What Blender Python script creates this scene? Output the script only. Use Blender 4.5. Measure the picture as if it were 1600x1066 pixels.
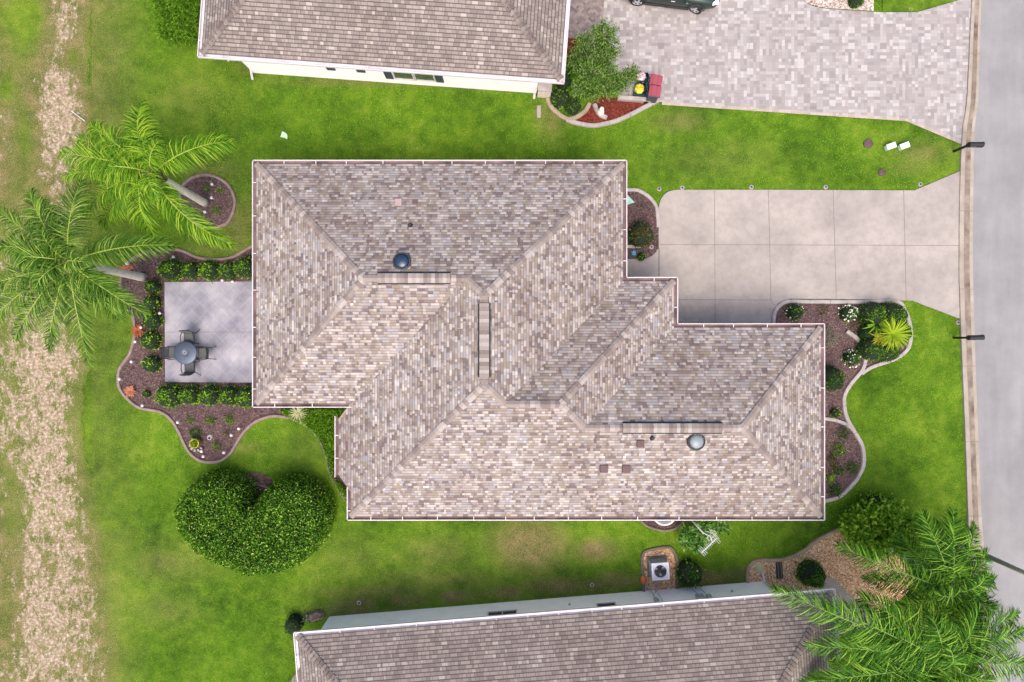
import bpy, bmesh, math, random
import numpy as np
from mathutils import Vector, Matrix
from mathutils.geometry import tessellate_polygon
R = math.radians
scene = bpy.context.scene
for o in list(bpy.data.objects): bpy.data.objects.remove(o)
col = scene.collection

# ------------------------------------------------------------------ camera, sky, sun
S = 33.0                      # photo pixels per metre at ground level
H = 24.0/36.0*1600/S          # camera height above the ground
cam = bpy.data.objects.new('camera', bpy.data.cameras.new('camera'))
col.objects.link(cam); scene.camera = cam
cam.location = (0, 0, H); cam.rotation_euler = (0, 0, 0)
cam.data.lens = 24; cam.data.sensor_width = 36; cam.data.clip_end = 3000
SUN_EL = 64.0
w = bpy.data.worlds.new("World"); scene.world = w; w.use_nodes = True
nt = w.node_tree; bg = nt.nodes['Background']
sky = nt.nodes.new('ShaderNodeTexSky'); sky.sky_type = 'NISHITA'; sky.sun_disc = False
sky.sun_elevation = R(SUN_EL); sky.sun_rotation = R(176)
sky.dust_density = 7.0; sky.air_density = 1.0; sky.ozone_density = 1.0
nt.links.new(sky.outputs[0], bg.inputs[0]); bg.inputs[1].default_value = 0.15
sl = bpy.data.lights.new('sun', 'SUN'); sl.energy = 0.52; sl.angle = R(40); sl.color = (1.0, .95, .87)
sun = bpy.data.objects.new('sun', sl); col.objects.link(sun)
sun.rotation_euler = (R(90-SUN_EL), 0, R(-4)); sun.location = (0, -20, 40)
scene.view_settings.view_transform = 'Standard'; scene.view_settings.look = 'None'
scene.view_settings.exposure = 1.03; scene.view_settings.gamma = 1

# ------------------------------------------------------------------ helpers
rs = np.random.RandomState(7); random.seed(7)
def W(px, py, z=0.0):
    """pixel of the photo + height above ground -> point in the place"""
    k = (1-z/H)/S
    return Vector(((px-800)*k, (533-py)*k, z))
def tag(o, label=None, cat=None, group=None, kind=None):
    if label: o['label'] = label
    if cat: o['category'] = cat
    if group: o['group'] = group
    if kind: o['kind'] = kind
    return o
def thing(name, label, cat, loc, group=None, rz=0):
    o = bpy.data.objects.new(name, None); col.objects.link(o)
    o.location = loc; o.rotation_euler = (0, 0, rz); o.empty_display_size = .2
    return tag(o, label, cat, group)
def link(name, me, parent=None, world=False):
    o = bpy.data.objects.new(name, me); col.objects.link(o)
    if parent is not None:
        o.parent = parent
        if world: o.location = -parent.location
    return o
def dup(root, loc, rz=None, label=None, sc=None):
    c = root.copy(); col.objects.link(c); c.location = loc
    if rz is not None: c.rotation_euler = (0, 0, rz)
    if label: c['label'] = label
    if sc: c.scale = (sc, sc, sc)
    for ch in list(root.children):
        d = ch.copy(); col.objects.link(d); d.parent = c
        for g in list(ch.children):
            e = g.copy(); col.objects.link(e); e.parent = d
    return c
class MB:
    def __init__(s): s.v = []; s.f = []; s.m = []; s.uv = []
    def face(s, pts, m=0, uv=None):
        i = len(s.v); s.v += [tuple(p) for p in pts]
        s.f.append(list(range(i, i+len(pts)))); s.m.append(m)
        s.uv += uv if uv else [(0, 0)]*len(pts)
        return s
    def box(s, c, d, m=0, rz=0, M=None, taper=1.0):
        x, y, z = d[0]/2, d[1]/2, d[2]/2
        P = []
        for k in (-1, 1):
            t = taper if k > 0 else 1
            for (i, j) in ((-1, -1), (1, -1), (1, 1), (-1, 1)):
                P.append(Vector((i*x*t, j*y*t, k*z)))
        rot = M if M is not None else Matrix.Rotation(rz, 3, 'Z')
        P = [rot @ p + Vector(c) for p in P]
        for q in ((3, 2, 1, 0), (4, 5, 6, 7), (0, 1, 5, 4), (1, 2, 6, 5), (2, 3, 7, 6), (3, 0, 4, 7)):
            s.face([P[i] for i in q], m)
        return s
    def tube(s, pts, r, n=8, m=0, cap=True):
        pts = [Vector(p) for p in pts]; rr = r if isinstance(r, (list, tuple)) else [r]*len(pts)
        rings = []
        for i, p in enumerate(pts):
            a = pts[max(i-1, 0)]; b = pts[min(i+1, len(pts)-1)]; t = (b-a).normalized()
            u = t.cross(Vector((0, 0, 1)));
            if u.length < 1e-3: u = Vector((1, 0, 0))
            u.normalize(); v = t.cross(u)
            rings.append([p+(u*math.cos(2*math.pi*k/n)+v*math.sin(2*math.pi*k/n))*rr[i] for k in range(n)])
        for i in range(len(rings)-1):
            for k in range(n):
                s.face([rings[i][k], rings[i][(k+1) % n], rings[i+1][(k+1) % n], rings[i+1][k]], m)
        if cap:
            s.face(rings[0][::-1], m); s.face(rings[-1], m)
        return s
    def lathe(s, prof, n=24, c=(0, 0, 0), m=0):
        c = Vector(c)
        rings = [[c+Vector((r*math.cos(2*math.pi*k/n), r*math.sin(2*math.pi*k/n), z)) for k in range(n)] for r, z in prof]
        for i in range(len(rings)-1):
            for k in range(n):
                s.face([rings[i][k], rings[i][(k+1) % n], rings[i+1][(k+1) % n], rings[i+1][k]], m)
        return s
    def mesh(s, name, mats, smooth=False, weld=True):
        me = bpy.data.meshes.new(name); me.from_pydata(s.v, [], s.f)
        ul = me.uv_layers.new(name='uv'); ul.data.foreach_set('uv', np.array(s.uv, dtype=np.float32).ravel())
        for m in (mats if isinstance(mats, (list, tuple)) else [mats]): me.materials.append(m)
        me.polygons.foreach_set('material_index', s.m)
        if weld:
            bm = bmesh.new(); bm.from_mesh(me); bmesh.ops.remove_doubles(bm, verts=bm.verts, dist=1e-5); bm.to_mesh(me); bm.free()
        if smooth: me.polygons.foreach_set('use_smooth', [True]*len(me.polygons))
        me.update(); return me
    def build(s, name, mats, parent=None, smooth=False, world=False, weld=True, bevel=0):
        o = link(name, s.mesh(name, mats, smooth, weld), parent, world)
        if bevel:
            b = o.modifiers.new('bevel', 'BEVEL'); b.width = bevel; b.segments = 2; b.limit_method = 'ANGLE'
        return o
def npmesh(name, V, F, mats, mi=None, attrs=None):
    """V (n,3); F (m,k) all faces of k corners"""
    me = bpy.data.meshes.new(name); n = len(V); m, k = F.shape
    me.vertices.add(n); me.vertices.foreach_set('co', V.astype(np.float32).ravel())
    me.loops.add(m*k); me.loops.foreach_set('vertex_index', F.astype(np.int32).ravel())
    me.polygons.add(m); me.polygons.foreach_set('loop_start', np.arange(0, m*k, k, dtype=np.int32))
    try: me.polygons.foreach_set('loop_total', np.full(m, k, dtype=np.int32))
    except Exception: pass
    for q in (mats if isinstance(mats, (list, tuple)) else [mats]): me.materials.append(q)
    if mi is not None: me.polygons.foreach_set('material_index', mi.astype(np.int32))
    if attrs:
        for an, av in attrs.items():
            a = me.attributes.new(an, 'FLOAT', 'POINT'); a.data.foreach_set('value', av.astype(np.float32))
    me.update(calc_edges=True); me.validate(); return me
def unit(a): return a/np.maximum(np.linalg.norm(a, axis=-1, keepdims=True), 1e-9)
def leafquads(P, D, N, L, Wd, fold=0.0):
    """diamond leaves: base P, direction D, normal N, length L, width Wd"""
    D = unit(D); B = unit(np.cross(D, N)); N = unit(np.cross(B, D))
    L = np.broadcast_to(np.asarray(L, float), (len(P),))[:, None]; Wd = np.broadcast_to(np.asarray(Wd, float), (len(P),))[:, None]
    mid = P + D*L*.45
    V = np.stack([P, mid+B*Wd*.5+N*Wd*fold, P+D*L-N*L*.12, mid-B*Wd*.5+N*Wd*fold], 1).reshape(-1, 3)
    F = np.arange(len(P)*4).reshape(-1, 4)
    return V, F
def join(parts):
    Vs = []; Fs = []; Ms = []; n = 0
    for V, F, m in parts:
        Vs.append(V); Fs.append(F+n); Ms.append(np.full(len(F), m)); n += len(V)
    return np.concatenate(Vs), np.concatenate(Fs), np.concatenate(Ms)
def inpoly(x, y, poly):
    p = np.asarray(poly); r = np.zeros(np.shape(x), bool); j = len(p)-1
    for i in range(len(p)):
        xi, yi = p[i][0], p[i][1]; xj, yj = p[j][0], p[j][1]
        c = ((yi > y) != (yj > y)) & (x < (xj-xi)*(y-yi)/((yj-yi) if yj != yi else 1e-9)+xi)
        r ^= c; j = i
    return r
def polydist(x, y, poly):
    p = np.asarray(poly)[:, :2]; d = np.full(np.shape(x), 1e9)
    for i in range(len(p)):
        a = p[i-1]; b = p[i]; ab = b-a
        t = np.clip(((x-a[0])*ab[0]+(y-a[1])*ab[1])/max(ab@ab, 1e-12), 0, 1)
        d = np.minimum(d, np.hypot(x-a[0]-t*ab[0], y-a[1]-t*ab[1]))
    return d
def crom(pts, closed=False, k=6):
    pts = [tuple(p) for p in pts]; n = len(pts); out = []
    rng = range(n) if closed else range(n-1)
    for i in rng:
        g = (lambda j: pts[j % n]) if closed else (lambda j: pts[min(max(j, 0), n-1)])
        p0, p1, p2, p3 = g(i-1), g(i), g(i+1), g(i+2)
        for s in range(k):
            t = s/k
            out.append(tuple(.5*((2*b)+(-a+c)*t+(2*a-5*b+4*c-d)*t*t+(-a+3*b-3*c+d)*t**3) for a, b, c, d in zip(p0, p1, p2, p3)))
    if not closed: out.append(pts[-1])
    return out
def px2w(pts, z=0.0): return [tuple(W(p[0], p[1], z))[:2] for p in pts]
def sheet(name, pts, z, mat, kind='structure', thick=0.0, parent=None):
    """flat sheet (xy world pts) with optional skirt"""
    P = [Vector((p[0], p[1], z)) for p in pts]; me = MB()
    for t in tessellate_polygon([P]):
        q = [P[i] for i in t]
        if (q[1]-q[0]).cross(q[2]-q[0]).z < 0: q = q[::-1]
        me.face(q)
    if thick:
        for i in range(len(P)):
            a, b = P[i-1], P[i]; d = Vector((0, 0, -thick)); me.face([a, b, b+d, a+d])
    o = me.build(name, mat, parent)
    if kind: tag(o, kind=kind)
    return o

# ------------------------------------------------------------------ materials
class N:
    def __init__(s, name):
        s.mat = bpy.data.materials.new(name); s.mat.use_nodes = True; s.t = s.mat.node_tree
        s.b = s.t.nodes['Principled BSDF']; s.out = s.t.nodes['Material Output']
    def n(s, ty, **kw):
        nd = s.t.nodes.new(ty)
        for k, v in kw.items():
            if k == 'ins':
                for a, b in v.items():
                    if hasattr(b, 'is_linked') or isinstance(b, bpy.types.NodeSocket): s.t.links.new(b, nd.inputs[a])
                    else: nd.inputs[a].default_value = b
            else: setattr(nd, k, v)
        return nd
    def math(s, op, a, b=0.0, c=None):
        i = {0: a, 1: b}
        if c is not None: i[2] = c
        return s.n('ShaderNodeMath', operation=op, ins=i).outputs[0]
    def mix(s, f, a, b, blend='MIX'):
        nd = s.n('ShaderNodeMix', data_type='RGBA', blend_type=blend)
        for idx, v in ((0, f), (6, a), (7, b)):
            if isinstance(v, bpy.types.NodeSocket): s.t.links.new(v, nd.inputs[idx])
            else: nd.inputs[idx].default_value = (*v, 1) if isinstance(v, tuple) and len(v) == 3 else v
        return nd.outputs[2]
    def ramp(s, f, stops, interp='LINEAR'):
        nd = s.n('ShaderNodeValToRGB'); cr = nd.color_ramp; cr.interpolation = interp
        while len(cr.elements) < len(stops): cr.elements.new(.5)
        for e, (p, c) in zip(cr.elements, stops): e.position = p; e.color = (*c, 1)
        s.t.links.new(f, nd.inputs[0]); return nd.outputs[0]
    def noise(s, vec, scale, detail=3, rough=.55, out=0):
        return s.n('ShaderNodeTexNoise', ins={'Vector': vec, 'Scale': scale, 'Detail': detail, 'Roughness': rough}).outputs[out]
    def pos(s): return s.n('ShaderNodeNewGeometry').outputs['Position']
    def obj(s): return s.n('ShaderNodeTexCoord').outputs['Object']
    def scalev(s, v, k): return s.n('ShaderNodeVectorMath', operation='MULTIPLY', ins={0: v, 1: k}).outputs[0]
    def bump(s, h, strength=.4, dist=.02):
        nd = s.n('ShaderNodeBump', ins={'Height': h, 'Strength': strength, 'Distance': dist})
        s.t.links.new(nd.outputs[0], s.b.inputs['Normal'])
    def set(s, c=None, rough=None, metal=None, spec=None):
        for k, v in (('Base Color', c), ('Roughness', rough), ('Metallic', metal), ('Specular IOR Level', spec)):
            if v is None: continue
            if isinstance(v, bpy.types.NodeSocket): s.t.links.new(v, s.b.inputs[k])
            else: s.b.inputs[k].default_value = (*v, 1) if isinstance(v, tuple) else v
        return s.mat
def hx(r, g, b):
    f = lambda c: ((c/255+.055)/1.055)**2.4 if c/255 > .04045 else c/255/12.92
    return (f(r), f(g), f(b))
def plain(name, c, rough=.7, metal=0, var=.12, scale=6, bump=0, spec=.4):
    m = N(name); p = m.obj(); f = m.noise(p, scale, 4)
    lo = tuple(x*(1-var) for x in c); hi = tuple(min(1, x*(1+var)) for x in c)
    cc = m.ramp(f, [(.3, lo), (.7, hi)])
    if bump: m.bump(m.noise(p, scale*6, 3), bump, .01)
    return m.set(cc, rough, metal, spec)
def leafmat(name, cols, trans=.35, rough=.5, big=None):
    m = N(name); g = m.n('ShaderNodeNewGeometry'); rnd = g.outputs['Random Per Island']
    n = len(cols); c = m.ramp(rnd, [(i/(n-1) if n > 1 else 0, q) for i, q in enumerate(cols)])
    if big:
        c = m.mix(m.ramp(m.noise(g.outputs['Position'], big[0], 2), [(.35, (0, 0, 0)), (.65, (1, 1, 1))]), c, m.mix(1.0, c, big[1], 'MULTIPLY'))
    m.set(c, rough, spec=.08)
    tr = m.n('ShaderNodeBsdfTranslucent'); m.t.links.new(c, tr.inputs[0])
    mx = m.n('ShaderNodeMixShader', ins={0: trans}); m.t.links.new(m.b.outputs[0], mx.inputs[1]); m.t.links.new(tr.outputs[0], mx.inputs[2])
    m.t.links.new(mx.outputs[0], m.out.inputs[0]); return m.mat

def shingle(name, h, wa, wb, cols, line=.55, linew=.14, tint=(.85, .8, .78), gap=0.0, clump=.5):
    m = N(name); uv = m.n('ShaderNodeUVMap').outputs[0]; sp = m.n('ShaderNodeSeparateXYZ', ins={0: uv})
    u, v = sp.outputs[0], sp.outputs[1]
    vh = m.math('DIVIDE', v, h); r = m.math('FLOOR', vh); fr = m.math('FRACT', vh)
    off = m.math('MULTIPLY', m.n('ShaderNodeTexWhiteNoise', noise_dimensions='1D', ins={'W': r}).outputs[0], 17.3)
    a = m.math('ADD', m.math('DIVIDE', u, wa), off); ia = m.math('FLOOR', a); fa = m.math('FRACT', a)
    b = m.math('ADD', m.math('DIVIDE', u, wb), m.math('MULTIPLY', off, 1.37)); ib = m.math('FLOOR', b)
    def wn(x, y, z):
        cv = m.n('ShaderNodeCombineXYZ', ins={0: x, 1: y, 2: z})
        return m.n('ShaderNodeTexWhiteNoise', noise_dimensions='3D', ins={'Vector': cv.outputs[0]}).outputs[0]
    sel = m.math('GREATER_THAN', wn(ib, r, 5.0), .45)
    va = wn(ia, r, 1.0); vb = wn(ib, r, 2.0)
    val = m.math('ADD', m.math('MULTIPLY', va, m.math('SUBTRACT', 1.0, sel)), m.math('MULTIPLY', vb, sel))
    # neighbours clump a little
    cl = m.noise(m.scalev(uv, (1, 1, 1)), 1.1, 2)
    val2 = m.math('ADD', m.math('MULTIPLY', val, .86), m.math('MULTIPLY', m.math('SUBTRACT', cl, .4), clump))
    n = len(cols); c = m.ramp(val2, [(i/n, q) for i, q in enumerate(cols)], 'CONSTANT')
    ln = m.math('LESS_THAN', fr, linew)  # darker granule band, with the course's shadow line painted into it
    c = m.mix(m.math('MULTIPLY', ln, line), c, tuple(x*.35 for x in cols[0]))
    if gap:
        fb = m.math('FRACT', b); gg = m.math('ADD', m.math('MULTIPLY', m.math('LESS_THAN', fa, .13), m.math('SUBTRACT', 1.0, sel)), m.math('MULTIPLY', m.math('LESS_THAN', fb, .08), sel))
        c = m.mix(m.math('MULTIPLY', gg, gap), c, tuple(x*.4 for x in cols[0]))
    gr = m.noise(m.scalev(uv, (1, 1, 1)), 60, 2)
    c = m.mix(.35, c, m.ramp(gr, [(.3, (.35, .35, .35)), (.7, (1, 1, 1))]), 'MULTIPLY')
    st = m.ramp(m.noise(m.pos(), .35, 4), [(.35, tint), (.6, (1, 1, 1))])
    c = m.mix(.8, c, st, 'MULTIPLY')
    hgt = m.math('ADD', m.math('SUBTRACT', 1.0, fr), m.math('MULTIPLY', val, .5))
    m.bump(hgt, .6, .012)
    return m.set(c, .9, spec=.2)
C_main = [tuple(x*k for x, k in zip(q, (.71, .735, .73))) for q in [hx(132, 118, 118), hx(148, 133, 131), hx(160, 144, 140), hx(166, 152, 138), hx(172, 159, 155), hx(174, 169, 174), hx(184, 170, 166), hx(196, 183, 179), hx(206, 195, 191), hx(222, 212, 208)]]
C_nb = [tuple(x*k for x, k in zip(q, (.84, .88, .86))) for q in [hx(132, 119, 117), hx(142, 128, 126), hx(148, 134, 131), hx(154, 140, 136), hx(160, 146, 142), hx(178, 166, 161)]]
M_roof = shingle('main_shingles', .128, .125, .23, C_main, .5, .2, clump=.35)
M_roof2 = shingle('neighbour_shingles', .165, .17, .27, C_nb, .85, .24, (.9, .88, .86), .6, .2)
def capmat(name, cols):
    cols = [(c[0]*.68, c[1]*.715, c[2]*.71) for c in cols]; m = N(name); g = m.n('ShaderNodeNewGeometry')
    c = m.ramp(g.outputs['Random Per Island'], [(i/len(cols), q) for i, q in enumerate(cols)], 'CONSTANT')
    c = m.mix(.4, c, m.ramp(m.noise(g.outputs['Position'], 30, 2), [(.3, (.45, .45, .45)), (.7, (1, 1, 1))]), 'MULTIPLY')
    return m.set(c, .9, spec=.2)
M_cap = capmat('ridge_caps', [hx(146, 130, 127), hx(160, 144, 140), hx(170, 154, 148), hx(180, 165, 161), hx(194, 180, 176)])
M_cap2 = capmat('neighbour_caps', [hx(128, 113, 110), hx(140, 124, 121), hx(150, 135, 131), hx(158, 144, 139)])
M_white = plain('white_paint', hx(196, 188, 190), .5, var=.05)
M_gut = plain('gutter_floor', hx(104, 84, 84), .9, var=.6, scale=1.2)
M_gutw = plain('gutter_floor_pale', hx(190, 188, 196), .6, var=.2, scale=2)
M_stucco = plain('pale_stucco', hx(241, 241, 243), .9, var=.05, scale=2, bump=.3)
M_stucco2 = plain('cream_stucco', hx(214, 205, 192), .9, var=.06, scale=2, bump=.3)
M_black = plain('black_paint', (.012, .013, .016), .45, var=.3)
M_dark = plain('charcoal', (.03, .03, .035), .6, var=.3)
M_brown = plain('brown_vent', hx(84, 62, 62), .6, var=.2)
M_pink = plain('pink_vent', hx(150, 130, 128), .6, var=.1)
M_glassd = plain('dark_glass', (.03, .045, .05), .08, var=.3, spec=.6)
M_skydome = plain('sky_tinted_dome', (.008, .025, .06), .2, var=.3, spec=.5)  # blue of the reflected sky put into the dome colour
M_greydome = plain('grey_dome', hx(118, 128, 134), .3, var=.12, scale=12)
M_stone = plain('stone_veneer', hx(205, 190, 180), .9, var=.25, scale=8, bump=.5)

# concrete, asphalt, pavers
def concrete(name, c, stain, scale=.5, sp=40, amt=.8, k=.58):
    c = tuple(x*k for x in c); stain = tuple(x*k for x in stain)
    m = N(name); p = m.pos(); f = m.noise(p, scale, 5, .6); g = m.noise(p, sp, 3)
    cc = m.mix(m.ramp(f, [(.35, (0, 0, 0)), (.7, (amt, amt, amt))]), c, stain)
    cc = m.mix(.25, cc, m.ramp(g, [(.3, (.6, .6, .6)), (.7, (1, 1, 1))]), 'MULTIPLY')
    if 'road' in name:
        tr_ = m.ramp(m.noise(m.scalev(p, (1.1, .12, 1)), 1.0, 4, .6), [(.35, (.82, .82, .84)), (.65, (1, 1, 1))]); cc = m.mix(.8, cc, tr_, 'MULTIPLY')
        sp_ = m.n('ShaderNodeTexVoronoi', ins={'Vector': p, 'Scale': .55}).outputs['Distance']; cc = m.mix(m.math('LESS_THAN', sp_, .045), cc, tuple(x*.45 for x in c))
    else:
        st_ = m.ramp(m.noise(p, 2.3, 5, .75), [(.42, (1, 1, 1)), (.72, (.74, .72, .7))]); cc = m.mix(.7, cc, st_, 'MULTIPLY')
    m.bump(g, .15, .004); return m.set(cc, .85, spec=.25)
M_conc = concrete('driveway_concrete', hx(206, 196, 190), hx(176, 168, 165), .55)
M_road = concrete('road_asphalt', hx(180, 179, 181), hx(158, 157, 159), .6, 38)
M_gutter = concrete('kerb_concrete', hx(206, 196, 184), hx(176, 162, 146), 1.2)
M_gutterd = concrete('kerb_channel', hx(190, 176, 160), hx(118, 102, 88), 1.3, 30, 1)
M_joint = plain('joint', hx(110, 102, 98), .95)
M_edgew = concrete('white_edging', hx(216, 206, 204), hx(180, 172, 172), 2.5)
M_edgeb = concrete('tan_edging', hx(205, 186, 160), hx(170, 150, 128), 2.5)
M_edgep = concrete('pink_edging', hx(182, 158, 154), hx(150, 128, 124), 3)
M_edgeg = concrete('grey_edging', hx(160, 146, 132), hx(125, 112, 100), 3)
def patio_mat():
    m = N('stamped_concrete'); hx_ = hx; hx2 = lambda *a: tuple(x*k for x, k in zip(hx_(*a), (.6, .63, .65))); p = m.pos(); sp = m.n('ShaderNodeSeparateXYZ', ins={0: p}); x, y = sp.outputs[0], sp.outputs[1]
    a = m.math('DIVIDE', m.math('ADD', x, y), .72); b = m.math('DIVIDE', m.math('SUBTRACT', x, y), .72)
    ln = m.math('MINIMUM', m.math('PINGPONG', a, .5), m.math('PINGPONG', b, .5))
    lm = m.math('LESS_THAN', ln, .035)
    cid = m.n('ShaderNodeCombineXYZ', ins={0: m.math('FLOOR', m.math('ADD', a, .0)), 1: m.math('FLOOR', b)})
    wn = m.n('ShaderNodeTexWhiteNoise', noise_dimensions='3D', ins={'Vector': cid.outputs[0]}).outputs[0]
    f = m.noise(p, .9, 5, .6)
    c = m.ramp(f, [(.3, hx2(140, 136, 150)), (.5, hx2(172, 166, 176)), (.7, hx2(202, 194, 200))])
    c = m.mix(.12, c, m.ramp(wn, [(0, (.4, .4, .4)), (1, (1, 1, 1))]), 'MULTIPLY')
    c = m.mix(m.math('MULTIPLY', lm, .13), c, hx(190, 184, 182))
    m.bump(m.math('SUBTRACT', 1, lm), .2, .006); return m.set(c, .7, spec=.35)
M_patio = patio_mat()
def paver(name, cell, cols, rot=0.0):
    cols = [tuple(x*.52 for x in c) for c in cols]
    m = N(name); mp = m.n('ShaderNodeMapping', ins={0: m.pos()}); mp.inputs['Rotation'].default_value = (0, 0, rot)
    sp = m.n('ShaderNodeSeparateXYZ', ins={0: mp.outputs[0]}); x, y = sp.outputs[0], sp.outputs[1]
    cx = m.math('FLOOR', m.math('DIVIDE', x, cell)); cy0 = m.math('DIVIDE', y, cell)
    # columns slide so the grid does not read
    sh = m.n('ShaderNodeTexWhiteNoise', noise_dimensions='1D', ins={'W': cx}).outputs[0]
    sh = m.math('DIVIDE', m.math('ROUND', m.math('MULTIPLY', sh, 2)), 2)
    cyy = m.math('ADD', cy0, sh); cy = m.math('FLOOR', cyy)
    def wn(a, b, c):
        cv = m.n('ShaderNodeCombineXYZ', ins={0: a, 1: b, 2: c})
        return m.n('ShaderNodeTexWhiteNoise', noise_dimensions='3D', ins={'Vector': cv.outputs[0]}).outputs[0]
    s = wn(cx, cy, 3.0)
    mx = m.math('GREATER_THAN', s, .38); my = m.math('MAXIMUM', m.math('LESS_THAN', s, .38), m.math('GREATER_THAN', s, .72))
    fx = m.math('FLOOR', m.math('MULTIPLY', m.math('FRACT', m.math('DIVIDE', x, cell)), 2)); fy = m.math('FLOOR', m.math('MULTIPLY', m.math('FRACT', cyy), 2))
    ida = m.math('ADD', m.math('MULTIPLY', cx, 2), m.math('MULTIPLY', fx, mx)); idb = m.math('ADD', m.math('MULTIPLY', cy, 2), m.math('MULTIPLY', fy, my))
    v = wn(ida, idb, 9.0)
    v = m.math('ADD', m.math('MULTIPLY', v, .8), m.math('MULTIPLY', m.noise(m.pos(), .6, 3), .3))
    n = len(cols); c = m.ramp(v, [(i/n, q) for i, q in enumerate(cols)], 'CONSTANT')
    ex = m.math('LESS_THAN', m.math('PINGPONG', m.math('DIVIDE', x, cell/2), .5), .06)
    ey = m.math('LESS_THAN', m.math('PINGPONG', m.math('MULTIPLY', cyy, 2), .5), .06)
    e = m.math('MAXIMUM', ex, ey)
    c = m.mix(m.math('MULTIPLY', e, .14), c, hx(112, 102, 99))
    c = m.mix(.25, c, m.ramp(m.noise(m.pos(), 45, 2), [(.3, (.6, .6, .6)), (.7, (1, 1, 1))]), 'MULTIPLY')
    m.bump(m.math('SUBTRACT', v, m.math('MULTIPLY', e, .6)), .3, .006)
    return m.set(c, .85, spec=.25)
M_paver = paver('driveway_pavers', .3, [hx(170, 162, 162), hx(182, 174, 174), hx(189, 182, 183), hx(196, 186, 184), hx(200, 193, 194), hx(206, 198, 197), hx(213, 206, 205), hx(226, 221, 220)])
M_paver2 = paver('porch_pavers', .22, [hx(140, 128, 128), hx(156, 142, 140), hx(170, 156, 154), hx(186, 170, 166)], R(45))
M_border = paver('border_pavers', .3, [hx(205, 190, 180), hx(215, 200, 188), hx(225, 210, 200)])

def mulch(name, cols, sc=28):
    m = N(name); p = m.pos(); p2 = m.n('ShaderNodeVectorMath', operation='ADD', ins={0: p, 1: m.scalev(m.noise(p, 9, 3, .6, 1), (.25, .25, .25))}).outputs[0]
    v = m.n('ShaderNodeTexVoronoi', ins={'Vector': p2, 'Scale': sc, 'Randomness': 1.0})
    f = m.n('ShaderNodeSeparateColor', ins={0: v.outputs['Color']}).outputs[0]
    n = len(cols); c = m.ramp(f, [(i/(n-1), q) for i, q in enumerate(cols)])
    c = m.mix(m.ramp(m.noise(p, .9, 4), [(.4, (0, 0, 0)), (.7, (.5, .5, .5))]), c, m.mix(1, c, (.6, .6, .62), 'MULTIPLY'))
    m.bump(v.outputs['Distance'], .9, .03); return m.set(c, .95, spec=.15)
M_mulch = mulch('dark_mulch', [hx(54, 40, 42), hx(74, 56, 58), hx(88, 68, 70), hx(104, 84, 84), hx(136, 114, 110)])
M_redmulch = mulch('red_mulch', [hx(74, 30, 24), hx(100, 42, 33), hx(122, 54, 43), hx(146, 80, 66)])
M_gravel = mulch('river_gravel', [hx(120, 84, 58), hx(165, 120, 80), hx(196, 154, 112), hx(214, 182, 146), hx(232, 212, 188)], 16)
M_gravel2 = mulch('grey_gravel', [hx(120, 104, 98), hx(160, 142, 134), hx(196, 180, 170), hx(225, 212, 202)], 16)
def stonemat(name, cols):
    m = N(name); g = m.n('ShaderNodeNewGeometry'); n = len(cols)
    return m.set(m.ramp(g.outputs['Random Per Island'], [(i/(n-1), q) for i, q in enumerate(cols)]), .7, spec=.3)
M_stones = stonemat('river_stones', [hx(120, 80, 55), hx(190, 130, 80), hx(205, 165, 120), hx(160, 120, 100), hx(232, 214, 190), hx(215, 175, 130)])

def groundmat(name):
    m = N(name); p = m.pos()
    at = lambda n: m.n('ShaderNodeAttribute', attribute_name=n).outputs['Fac']
    big = m.noise(p, .28, 5, .6); mid = m.noise(p, 1.8, 4, .65); fin = m.noise(p, 16, 4, .7); ff = m.noise(p, 60, 2, .7)
    mixv = m.math('ADD', m.math('MULTIPLY', big, .45), m.math('ADD', m.math('MULTIPLY', mid, .3), m.math('MULTIPLY', fin, .25)))
    g = m.ramp(mixv, [(.38, (.03, .07, .006)), (.46, (.07, .14, .01)), (.54, (.12, .21, .015)), (.62, (.2, .28, .03))])
    dry = m.math('MULTIPLY', at('dry'), m.math('ADD', m.math('MULTIPLY', mid, 1.2), .35))
    dc = m.ramp(m.math('ADD', m.math('MULTIPLY', fin, .6), m.math('MULTIPLY', m.noise(p, 1.1, 5, .7), .4)), [(.38, (.06, .1, .02)), (.48, (.14, .14, .045)), (.6, (.3, .22, .12))])
    c = m.mix(m.n('ShaderNodeClamp', ins={0: dry}).outputs[0], g, dc)
    # sandy soil showing through in torn clumps
    sx = m.noise(m.scalev(p, (1.0, .6, 1.0)), 2.6, 6, .75)
    s = m.math('ADD', at('sand'), m.math('MULTIPLY', m.math('SUBTRACT', sx, .52), 4.2)); s = m.math('ADD', s, m.math('MULTIPLY', m.math('SUBTRACT', fin, .5), 1.1))
    sm = m.ramp(s, [(.34, (0, 0, 0)), (.78, (1, 1, 1))])
    sc = m.ramp(m.noise(p, 7, 5, .7), [(.3, hx(110, 94, 74)), (.5, hx(160, 143, 122)), (.7, hx(214, 200, 183))])
    c = m.mix(sm, c, sc)
    fade = m.ramp(ff, [(.3, (.45, .45, .4)), (.7, (1, 1, 1))])
    c = m.mix(.55, c, fade, 'MULTIPLY')
    m.bump(m.math('ADD', fin, m.math('MULTIPLY', ff, .5)), .8, .04)
    return m.set(c, .95, spec=.1)
M_lawn = groundmat('lawn_ground')
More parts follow.
